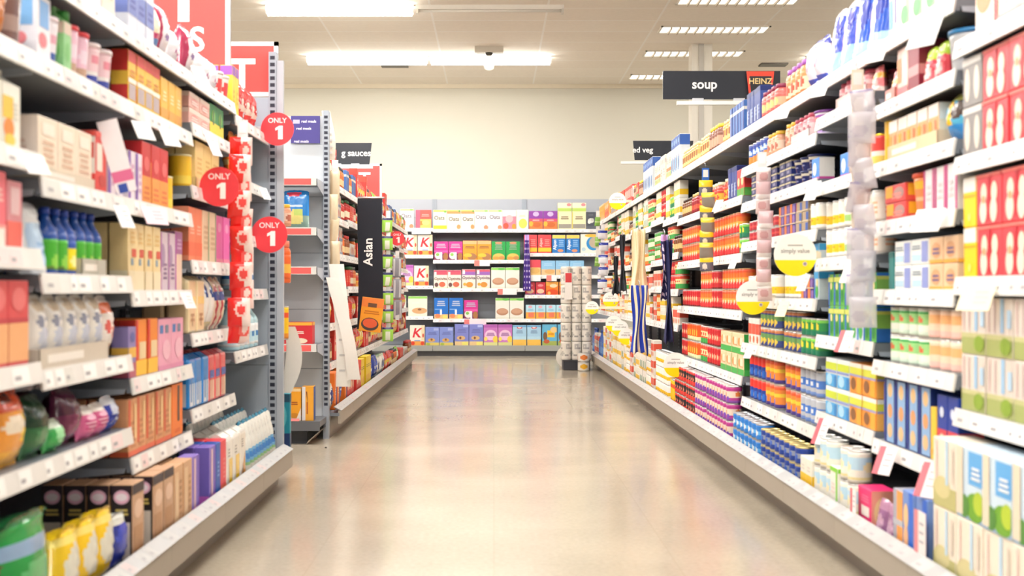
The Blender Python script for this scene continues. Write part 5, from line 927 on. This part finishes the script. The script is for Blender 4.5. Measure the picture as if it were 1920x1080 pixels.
# round price signs on arms
def red_sign(px, py, r, X, label):
    Z = -X*F/(926-px); p = at(px, py, Z); R = r/F*Z; t = empty('price_sign', p); tag(t, label, 'sign', 'round red price signs on the left')
    b = M(); b.disc(0, 0, R, -.0015, .0015, col('ee4048')); b.obj('disc', t)
    b = M(); put_text(b, 'ONLY', (0, -.0022, R*.38), (1, 0, 0), (0, 0, 1), R*.3, col('fbe4e2')); b.add([(R*a, -.0022, R*c) for a, c in ((.05, -.62), (.33, -.62), (.33, .2), (.12, .2), (-.12, .06), (-.12, -.1), (.05, -.02))], [(0, 1, 2, 3, 6), (3, 4, 5, 6)], w_); b.obj('lettering', t)
    b = M(); b.box((X*0-.11, .002, -.012), (-R*.4, .004, .012), col('e8e8ea'), 'clear'); b.obj('arm', t)
red_sign(411, 350, 37, -.985, 'round red price sign lowest nearest the red packet strip'); red_sign(520, 242, 31, -.985, 'round red price sign over the purple card by the end post'); red_sign(505, 440, 34, -.985, 'round red price sign halfway up the slotted post'); red_sign(745, 447, 13.5, -.97, 'small far round red price sign beyond the Asian banner')
def value_sign(px, py, r, X, label):
    Z = X*F/(px-926); p = at(px, py, Z); R = r/F*Z; t = empty('value_sign', p); tag(t, label, 'sign', 'round white and yellow value signs on the right')
    b = M(); b.disc(0, 0, R, -.0015, .0015, col('f6f4ef')); b.obj('disc', t)
    b = M(); a0 = math.asin(-.24); pts = [(R*math.cos(a), -.0021, R*math.sin(a)) for a in [PI-a0+(PI+2*a0)*i/24 for i in range(25)]]; b.quad(pts, col('fbe000'), 'plastic'); b.obj('yellow_panel', t)
    b = M(); put_text(b, 'simply value', (0, -.0025, R*.1), (1, 0, 0), (0, 0, 1), R*.2, col('a6a29e')); b.box((-R*.35, -.0025, R*.42), (R*.35, -.0018, R*.48), col('aaa6a2'), 'paper')
    b.quad([(R*.45+R*.11*math.cos(i*PI/6), -.0026, -R*.42+R*.11*math.sin(i*PI/6)) for i in range(12)], col('d8c8b8')); b.quad([(R*.45+R*.06*math.cos(i*PI/6), -.0029, -R*.42+R*.06*math.sin(i*PI/6)) for i in range(12)], col('8a7aa0')); b.obj('lettering', t)
    b = M(); b.box((R*.4, .002, -.012), (1.24-X+.01, .004, .012), col('f0e6cc'), 'plastic'); b.obj('arm', t)
for a in ((1491, 478, 40, 1.15, 'largest white and yellow value sign, beside the white value tins'), (1412, 558, 32, 1.15, 'second largest white and yellow value sign, below the orange bean tins'), (1267, 684, 23, 1.15, 'white and yellow value sign low over the bottom shelf'), (1175, 631, 15.5, 1.15, 'small front value sign of three overlapping by the striped cloth'), (1163, 616, 15.5, 1.14, 'small middle value sign of three overlapping by the striped cloth'),
          (1151, 607, 15.5, 1.13, 'small rear value sign of three overlapping by the striped cloth'), (1145, 562, 15, 1.13, 'small value sign below the black umbrella'), (1110, 577, 12.5, .93, 'tiny value sign in front of the kitchen rolls'), (1158, 377, 16, 1.12, 'small value sign on the top shelf at the far end')): value_sign(*a)
# ------------------------------------------------------------------ hanging cards on the shelf lips
def talker(side, px, py, ww, hh, c, label, tilt=.5, stripe=None):
    S = SIDE[side]; low = py > 900; X = S['s']*(S['lip']-.036 if not low else S['base']+.04); Z = X*F/(px-926); p = at(px, py, Z)
    if low: p.z = .182+hh; tilt = 0
    b = M(); b.box((-ww/2, -.001, -hh), (ww/2, .001, 0), col(c), 'paper')
    if stripe: b.box((-ww/2, -.0014, -hh), (-ww/2+ww*.35, .0014, 0), col(stripe), 'paper')
    for q in range(3): b.box((-ww*.05, -.0015, -hh*(.3+.2*q)), (ww*.35, -.001, -hh*(.24+.2*q)), col('b8b4b8'), 'paper')
    o = simple('shelf_ticket', b, label, 'shelf ticket', p, S['rz']*.68, 'hanging shelf tickets '+('on the left' if side == 'L' else 'on the right')); o.rotation_euler = (-tilt, 0, S['rz']*(1 if low else .68))
TL = [(224, 385, .05, .07, 'f6f3f2', 'by the green bottles'), (262, 228, .07, .06, 'f4f2f0', 'under the redyellow boxes'), (312, 243, .07, .06, 'f6f4f2', 'below the mustard boxes'), (368, 125, .06, .1, 'f3eeea', 'below the white dried fruit bags'), (391, 252, .05, .09, 'f0e4e6', 'beside the tall dark green box'),
      (283, 388, .09, .06, 'f2d4dc', 'pink, over the cream cake mix boxes'), (346, 548, .05, .06, 'f4e6e2', 'over the pale pink patched boxes'), (492, 352, .05, .06, 'eef0f2', 'near the slotted post'), (60, 290, .06, .05, 'f8f6f4', 'below the tall fruit carton')]
for x, y, a, h, c, nm in TL: talker('L', x, y, a, h, c, f'white shelf ticket hanging {nm}'.replace('white shelf ticket hanging pink,', 'pink shelf ticket hanging').replace('redyellow', 'red and yellow'))
TR = [(1745, 30, .1, .1, 'f6f6f4', 'below the white cartons on the second bay', None), (1652, 75, .08, .08, 'f4f3f2', 'below the large blue packs', None), (1545, 150, .07, .07, 'f2f0ee', 'over the purple treat tub', None), (1475, 195, .07, .07, 'f2f0ee', 'below the orange and coral jars', None), (1747, 392, .1, .07, 'fbfbfa', 'bright, below the orange snack tub', None),
      (1530, 340, .06, .08, 'fbfbfa', 'beside the navy flat tins', None), (1600, 490, .06, .08, 'f6f4f2', 'below the white value tins', None), (1590, 620, .06, .08, 'f0e8e6', 'red-edged, below the green cartons', 'e06a70'), (1548, 785, .06, .1, 'f0e4e2', 'red-edged, below the wave cartons', 'd8606a'),
      (1668, 838, .07, .09, 'f0e8e8', 'red-edged, below the navy cracker boxes', 'd8707a'), (1752, 868, .07, .1, 'f0e4e4', 'red-edged, nearest the tall sky-blue boxes', 'd8707a'), (1838, 535, .1, .07, 'f4e6c4', 'cream, under the red figure boxes', None), (1472, 565, .06, .07, 'f6e8b8', 'cream, beside the largest value sign', None), (1408, 650, .05, .06, 'f2ece6', 'below the green peas tins', None),
      (1725, 960, .09, .12, 'efe4e2', 'red-edged, in front of the blue pudding boxes', 'e08a8e'), (1600, 925, .06, .08, 'efe6e4', 'red-edged, before the white value tins at the base', 'd8606a'), (1512, 515, .05, .07, 'f0ecea', 'behind the largest value sign', None), (1350, 375, .06, .07, 'f0eeec', 'below the red jars', None), (1380, 480, .05, .07, 'f2f0ee', 'below the bean tins', None)]
for x, y, a, h, c, nm, sp in TR: talker('R', x, y, a, h, c, f'shelf ticket, {nm}' if '-edged' in nm or nm[:6] in ('cream,', 'bright') else f'shelf ticket hanging {nm}', .45, sp)
b = M(); b.box((-.028, -.001, 0), (.028, .001, .2), col('efe6e8'), 'paper'); b.box((-.028, -.0016, .03), (.028, -.001, .06), col('d86a92'), 'paper'); b.box((-.02, -.0016, .0), (.005, -.001, .025), col('2f4aa0'), 'paper')
o = simple('shelf_ticket', b, 'tall leaning white and pink card rising above the cream fondant boxes', 'shelf ticket', (-1.0, 3.49, 1.166), 0); o.rotation_euler = (.0, -.28, .5)
# ------------------------------------------------------------------ clip strips and what hangs on them
def clip(X, px, y0, y1, w, c, label, back=None):
    Z = X*F/(px-926); p = at(px, y0, Z); h = (y1-y0)/F*Z
    b = M(); b.box((-w/2, 0, -h), (w/2, .0015, .0), col(c), 'plastic'); b.box((-w*.35, -.0008, -.05), (w*.35, 0, -.01), col('f4f2ef'), 'paper'); b.tube([(0, .001, -.004), (0, .02, .03), (0, .05, .03)], .002, col('b8bcc2'))
    simple('clip_strip', b, label, 'clip strip', p); return p, h, Z
def hung(kind, p, dz, W, Hh, art, base, label, cat, group, yaw=0., tilt=.2, mt='film', dx=0., dy=0., key=''):
    def mk():
        m = M(); nx, nz = 14, 14; vs = []; fs = []; cs = []; K = nx+1; A = parse(art)
        for sg in (-1, 1):
            for j in range(nz+1):
                for i in range(nx+1):
                    a, bb = i/nx, j/nz; t = .016*max(0, 1-(2*a-1)**4)*math.sin(PI*min(1, bb*1.0))**.5 if 0 < bb < 1 else 0
                    vs.append(((a-.5)*W, sg*t, (bb-1)*Hh))
        n1 = K*(nz+1)
        for j in range(nz):
            for i in range(nx):
                q = (j*K+i, j*K+i+1, (j+1)*K+i+1, (j+1)*K+i); cc = sample(A, col(base), (i+.5)/nx, (j+.5)/nz); fs += [q, tuple(n1+x for x in q[::-1])]; cs += [cc, cc]
        m.add(vs, fs, cs, mt, True); return m.mesh(kind)
    o = link(shared((kind, art, base, W, Hh), mk), kind, None, (p.x+dx, p.y-.022+dy, p.z+dz)); o.rotation_euler = (tilt, 0, yaw); return tag(o, label, cat, group)
TIER = ['topmost']+[o for o in ORD[1:]]
def tier(i, n): return 'topmost' if i == 0 else ('lowest' if i == n-1 else f'{ORD[i]} from top')
def strip_of(X, px, y0, y1, n, W, Hh, kinds, kind, what, cat, label, yaw=.3, c='e6e4e2', start=.07, mt='film', spread=.25):
    p, h, Z = clip(X, px, y0, y1, .04, c, label)
    for i in range(n):
        art, base = kinds[i % len(kinds)]; z = -start-(h-start-Hh)*i/max(1, n-1)
        hung(kind, p, z, W, Hh, art, base, f'{what}, {tier(i, n)} on its clip strip', cat, f'{what}s on a clip strip', yaw+R_.uniform(-spread, spread), R_.uniform(.05, .3), mt, dx=R_.uniform(-.006, .006), dy=-.008-.022*(i % 2))
strip_of(-.97, 455, 225, 645, 11, .085, .11, [('r:.5,0,1,1,f4d8d0 o:.68,.55,.26,.3,f0605a o:.7,.55,.14,.16,f6dcd4', 'f0201c'), ('r:.62,0,1,1,f6e4dc o:.6,.6,.28,.26,f6d0c8 o:.6,.6,.18,.16,f04a46', 'ee2622')], 'hanging_packet', 'red and white spotted packet', 'packet', 'pale clip strip carrying red packets beside the lowest red price sign', .25, 'e4e2e4')
strip_of(1.165, 1608, 130, 615, 10, .085, .1, [('o:.5,.5,.3,.3,e6e2ea b:.92,1,a29cc0', 'd2ced8'), ('o:.4,.4,.3,.2,cfcbd8', 'dedbe2')], 'hanging_packet', 'translucent lilac-grey packet', 'packet', 'orange-topped clip strip of translucent packets between the second and third right bays', -.3, 'efe3d0', .07, 'clear', .7)
strip_of(1.165, 1429, 285, 565, 9, .062, .075, [('o:.5,.5,.3,.25,c89a9a b:.8,1,f4f0ee', 'ddc4c2'), ('b:0,.3,efe9e8', 'cfaeb0')], 'hanging_packet', 'dusty pink packet', 'packet', 'clip strip of dusty pink packets between fourth and fifth right bays', -.3)
strip_of(1.165, 1323, 315, 508, 7, .075, .085, [('b:.6,1,f2d02c o:.4,.3,.2,.2,e8e4da', '6a6a78'), ('b:.7,1,f4d84a', '8c8478')], 'hanging_packet', 'grey and yellow packet', 'packet', 'blue-topped clip strip of grey and yellow packets by bean tins', -.3, '2f6fd0')
strip_of(1.15, 1130, 420, 540, 5, .1, .09, [('b:.75,1,2a3a9e', 'e6e8ee')], 'hanging_packet', 'white packet with navy top', 'packet', 'clip strip of white and navy packets at far right end', 0)
strip_of(1.12, 1121, 395, 500, 3, .06, .1, [('b:.4,.6,c8e0a0', '8cbf58')], 'hanging_packet', 'slim green packet', 'packet', 'clip strip of slim green packets behind the kitchen rolls', 0)
strip_of(-.975, 628, 300, 505, 4, .06, .17, [('r:.1,0,.3,1,e6cfa8', 'ecdcbc')], 'hanging_packet', 'long cream packet', 'packet', 'clip strip of long cream packets at the far-left run front', .3)
strip_of(-.97, 728, 395, 640, 7, .1, .13, [('b:.84,1,2c2c60 r:.3,.1,.7,.7,eef4e0', 'a4dc58')], 'hanging_packet', 'lime green packet', 'packet', 'clip strip of lime green packets right of the Asian banner', .3)
strip_of(-.97, 745, 470, 600, 3, .09, .2, [('r:.1,.1,.3,.9,d8d8dc r:.7,.1,.9,.9,d0d0d6', '9a9aa4')], 'hanging_utensil', 'grey metal utensil card', 'utensil', 'clip strip of grey utensils at the far end of the left', .2)
def drape(px0, px1, y0, y1, X, colf, label, cat, kind, folds=3, bulge=.03, taper=.55):
    Z = X*F/((px0+px1)/2-926); p = at((px0+px1)/2, y0, Z); W = (px1-px0)/F*Z; h = (y1-y0)/F*Z; m = M(); nx, nz = 24, 20; vs = []
    for sg in (0, 1):
        for j in range(nz+1):
            for i in range(nx+1):
                a, v = i/nx-.5, j/nz; ww = W*(taper+(1-taper)*v**.8); vs.append((a*ww+.01*math.sin(v*6+a*4), bulge*math.sin(a*folds*2*PI+v*1.5)*(.4+.6*v)+sg*.003, -v*h-.04*abs(a)*v*(1+math.sin(a*19))))
    K = nx+1; n1 = K*(nz+1); fs = []; cs = []
    for j in range(nz):
        for i in range(nx):
            q = (j*K+i+1, j*K+i, (j+1)*K+i, (j+1)*K+i+1)[::-1]; q = (j*K+i, (j+1)*K+i, (j+1)*K+i+1, j*K+i+1); c = colf((i+.5)/nx, (j+.5)/nz); fs += [q, tuple(n1+x for x in q[::-1])]; cs += [c, c]
    for i in range(nx): fs += [(i, i+1, n1+i+1, n1+i), (nz*K+i+1, nz*K+i, n1+nz*K+i, n1+nz*K+i+1)]; cs += [colf(.5, .01)]*2
    m.add(vs, fs, cs, 'cloth', True); hk = M(); hk.tube([(0, 0, -.01), (0, .0, .02), (0, .03, .035), (0, .06, .03)], .004, col('b9bcc2'))
    o = m.obj(kind, None, p); hk.obj('hook', o); return tag(o, label, cat)
cream, navy, blue, lil = col('efdcb8'), col('1c1f4c'), col('2340b0'), col('c9a4d8')
drape(1180, 1216, 430, 560, 1.12, lambda u, v: cream if (u*7) % 1 < .8 else col('e2c89a'), 'cream cloth hanging above the blue striped cloth', 'cloth', 'tea_towel', 2)
drape(1184, 1214, 535, 660, 1.09, lambda u, v: blue if (u*3.5) % 1 < .6 else cream, 'blue and cream striped cloth hanging over the right shelves', 'cloth', 'tea_towel', 2, .03, .9)
dots = lambda base, dot, nu, nv: (lambda u, v: dot if ((u*nu) % 1-.5)**2+((v*nv) % 1-.5)**2 < .1 else base)
drape(1239, 1253, 440, 560, 1.12, lambda u, v: lil if v < .08 or (u > .5 and v < .45) else (col('e3d3ec') if (((u*3) % 1-.5)**2+((v*7) % 1-.5)**2 < .1) else col('2d2a5e')), 'purple and navy dotted oven glove hanging on right', 'oven glove', 'oven_glove', 1)
drape(1247, 1262, 450, 640, 1.14, lambda u, v: navy, 'long dark navy apron hanging behind the dotted oven glove', 'apron', 'apron', 2)
drape(1148, 1163, 480, 550, 1.1, lambda u, v: col('1d1f26'), 'black folded umbrella hanging at the far right shelves', 'umbrella', 'umbrella', 2, .02, .3)
drape(1161, 1174, 440, 545, 1.12, lambda u, v: col('26282f') if v < .8 else col('3a3c44'), 'second slimmer black umbrella with grey tip', 'umbrella', 'umbrella', 2, .02, .5)
def purple_dots():
    Z = YB-.05; p = at(988, 440, Z); m = M(); h = 105/F*Z; nx, nz = 9, 30; vs = []; fs = []; cs = []
    for sg in (0, 1):
        for j in range(nz+1):
            for i in range(nx+1): vs.append(((i/nx-.5)*(.06+.05*j/nz)+(.02 if i > 4 else 0)*0, .012*math.sin(i*1.4+j*.2)+.003*sg, -h*j/nz))
    K = nx+1; n1 = K*(nz+1)
    for j in range(nz):
        for i in range(nx):
            q = (j*K+i, (j+1)*K+i, (j+1)*K+i+1, j*K+i+1); c = col('c8a6e0') if j < 3 or i > nx-2 and j < 10 else (col('e4d6ee') if (i % 3 == 1 and j % 3 == 1) else col('4a2f86')); fs += [q, tuple(n1+x for x in q[::-1])]; cs += [c, c]
    m.add(vs, fs, cs, 'cloth', True); tag(m.obj('oven_glove', None, (p.x, Z, p.z)), 'long purple dotted oven glove hanging on the cereal bay post', 'oven glove')
purple_dots()
# white paper cards leaning on the far-left run and the curled card by the post
def paper(px, py0, py1, w, Z, lean, c, label, marks=True):
    p = at(px, py1, Z); h = (py1-py0)/F*Z; m = M(); n = 16; vs = []
    for t_ in (0, .002):
        for j in range(n+1):
            v = j/n
            for a in (-.5, .5): vs.append((a*w+lean*(v-.5)+.015*math.sin(v*4), -.02*math.sin(v*PI)+t_, v*h))
    k = 2*(n+1); m.add(vs, [(2*j, 2*j+1, 2*j+3, 2*j+2) for j in range(n)]+[(k+2*j, k+2*j+2, k+2*j+3, k+2*j+1) for j in range(n)]+[(0, 2*n and 0, k, k+1)][:0], col(c), 'paper')
    if marks:
        for j in range(2, n-2, 2):
            x = lean*(j/n-.5)+.015*math.sin(j/n*4); y = -.02*math.sin(j/n*PI)-.002; m.box((x-w*.3, y-.0005, j/n*h), (x+w*.1, y, j/n*h+.012), col('c2bfbc'), 'paper')
    simple('paper_card', m, label, 'card', p)
paper(639, 495, 725, .09, 7.735, -.03, 'f0ece4', 'tall white paper strip hanging at front of the far-left run')
paper(645, 520, 712, .075, 7.69, -.12, 'ece8e0', 'slanted white card leaning beside the tall white paper strip', False)
paper(617, 208, 300, .05, 7.9, -.02, 'efe6d6', 'narrow cream paper strip above the cream packets')
m = M(); n = 18; vs = []
for t_ in (0, .003):
    for j in range(n+1):
        v = j/n; cx = .045*math.sin(v*PI*.9)+.03*v
        for a in (-.5, .5): vs.append((a*(.05+.03*math.sin(v*PI))+cx-.03, t_-.02*v, v*.36))
k = 2*(n+1); m.add(vs, [(2*j, 2*j+1, 2*j+3, 2*j+2) for j in range(n)]+[(k+2*j, k+2*j+2, k+2*j+3, k+2*j+1) for j in range(n)], col('e9e3da'), 'paper')
simple('paper_card', m, 'curled white card hanging behind the slotted post', 'card', (atx(537, 6.2), 6.24, .36))
# ------------------------------------------------------------------ stack of kitchen rolls at the far right end
t = empty('display_stand', (.945, 14.4, 0)); tag(t, 'black plinth stand carrying the kitchen rolls at far right end', 'stand')
b = M(); b.box((-.17, -.12, 0), (.13, .2, .1), col('2c2e38'), 'paint', ch=.006); b.obj('base', t)
b = M(); b.box((-.175, -.125, .1), (.135, .205, .112), col('3a3c44'), 'paint'); b.obj('top_plate', t)
P_('kroll', 'kitchen_roll', 'white kitchen roll', 'kitchen roll', 'rolls', '.112,.112,.205', 'e9e4da', 'o:.3,.75,.2,.14,bcb9b4 o:.72,.35,.22,.14,c4c1ba o:.2,.25,.14,.1,a5a29e b:.46,.5,cdc8be s:.6,.65,.4,.12,2,b2afaa o:.35,.75,.08,.06,ded9d0')
for i, (x, nm) in enumerate(((-.114, 'left'), (0., 'middle'), (.114, 'right'))):
    for d in range(2):
        for k in range(5):
            o = make('kroll', True); o.location = (.925+x+R_.uniform(-.0008, .0008), 14.356+.116*d+R_.uniform(-.0008, .0008), .1125+k*.2105); o.rotation_euler = (0, 0, R_.uniform(0, 6.2))
            tag(o, f'white kitchen roll, {"back" if d else "front"} {nm} column of the stand, {["lowest", "second", "third", "fourth", "topmost"][k]} tier', 'kitchen roll', 'kitchen rolls on the stand')
b = M(); b.box((-.04, 0, 0), (.04, .004, .3), col('ece8e2'), 'card'); b.box((-.035, -.001, .19), (.035, 0, .295), col('d83a40'), 'card'); simple('price_card', b, 'tall card with red head standing before the kitchen rolls', 'price card', (atx(1066, 14.26), 14.265, .93-.14))
b = M(); b.disc(0, .13, .13, 0, .004, col('ece6da'), 'card'); simple('floor_sign', b, 'round cream card standing on floor left of the black plinth', 'sign', (atx(1064, 14.62), 14.64, .0))
P_('wraptin', 'fruit_tin', 'yellow wrapped tin', 'tin', 'can', '.13,.13,.1', 'e8e2d6', 'o:.5,.5,.3,.3,e8b02c b:.85,1,d8d4cc'); P_('wraptin2', 'fruit_tin', 'orange wrapped tin', 'tin', 'can', '.13,.13,.1', 'eae4da', 'o:.5,.5,.35,.3,e8823c b:.0,.2,d8d4cc')
for k, z, nm in (('wraptin', .0005, 'on the floor before the black plinth'), ('wraptin2', .1012, 'stacked upon the yellow wrapped tin')):
    o = make(k, True); o.location = (atx(1095, 14.1), 14.1, z); tag(o, ('yellow' if k == 'wraptin' else 'orange')+f' wrapped tin {nm}', 'tin')
b = M(); b.lathe([(.0, 0), (.006, .001), (.007, .005), (.003, .009)], 10, col('4a423a'), 'paper'); simple('floor_crumb', b, 'tiny dark crumb on floor beside the end unit', 'crumb', (atx(611, 7.26), 7.26, 0))
# ------------------------------------------------------------------ labels
from collections import defaultdict
cnt = defaultdict(list)
for o, key, where, shelf, level, rw, sw in ITEMS: cnt[(PROD[key]['desc'], where, shelf, level, rw)].append((o, sw))
for (desc, where, shelf, level, rw), L in cnt.items():
    p = next(q for q in PROD.values() if q['desc'] == desc)
    if len(L) > 1 and L[0][1] == 'near end': L.sort(key=lambda a: a[0].location.y)
    elif len(L) > 1: L.sort(key=lambda a: a[0].location.x)
    for i, (o, sw) in enumerate(L):
        head = ' '.join(x for x in (level, rw, desc) if x)
        def lab(sh, s): return f"{head}{', '+ORD[i]+' from '+s if len(L) > 1 else ''}, {sh}, {where}"
        l = lab(shelf, sw)
        if len(l.replace(',', '').split()) > 16: l = lab(shelf.replace(' up', ''), sw)
        if len(l.replace(',', '').split()) > 16: l = lab(shelf.replace(' up', ''), 'near')
        tag(o, l, p['cat'], f"{desc} facings on the {shelf} of the {where}")
_seen = defaultdict(int)
for o in C.objects:
    if o.parent is None and 'label' in o: _seen[o['label']] += 1
print('DUP', [k for k, v in _seen.items() if v > 1][:10], 'LONG', [k for k in _seen if len(k.replace(',', '').split()) > 16][:8], 'N', len(C.objects), len(ITEMS))
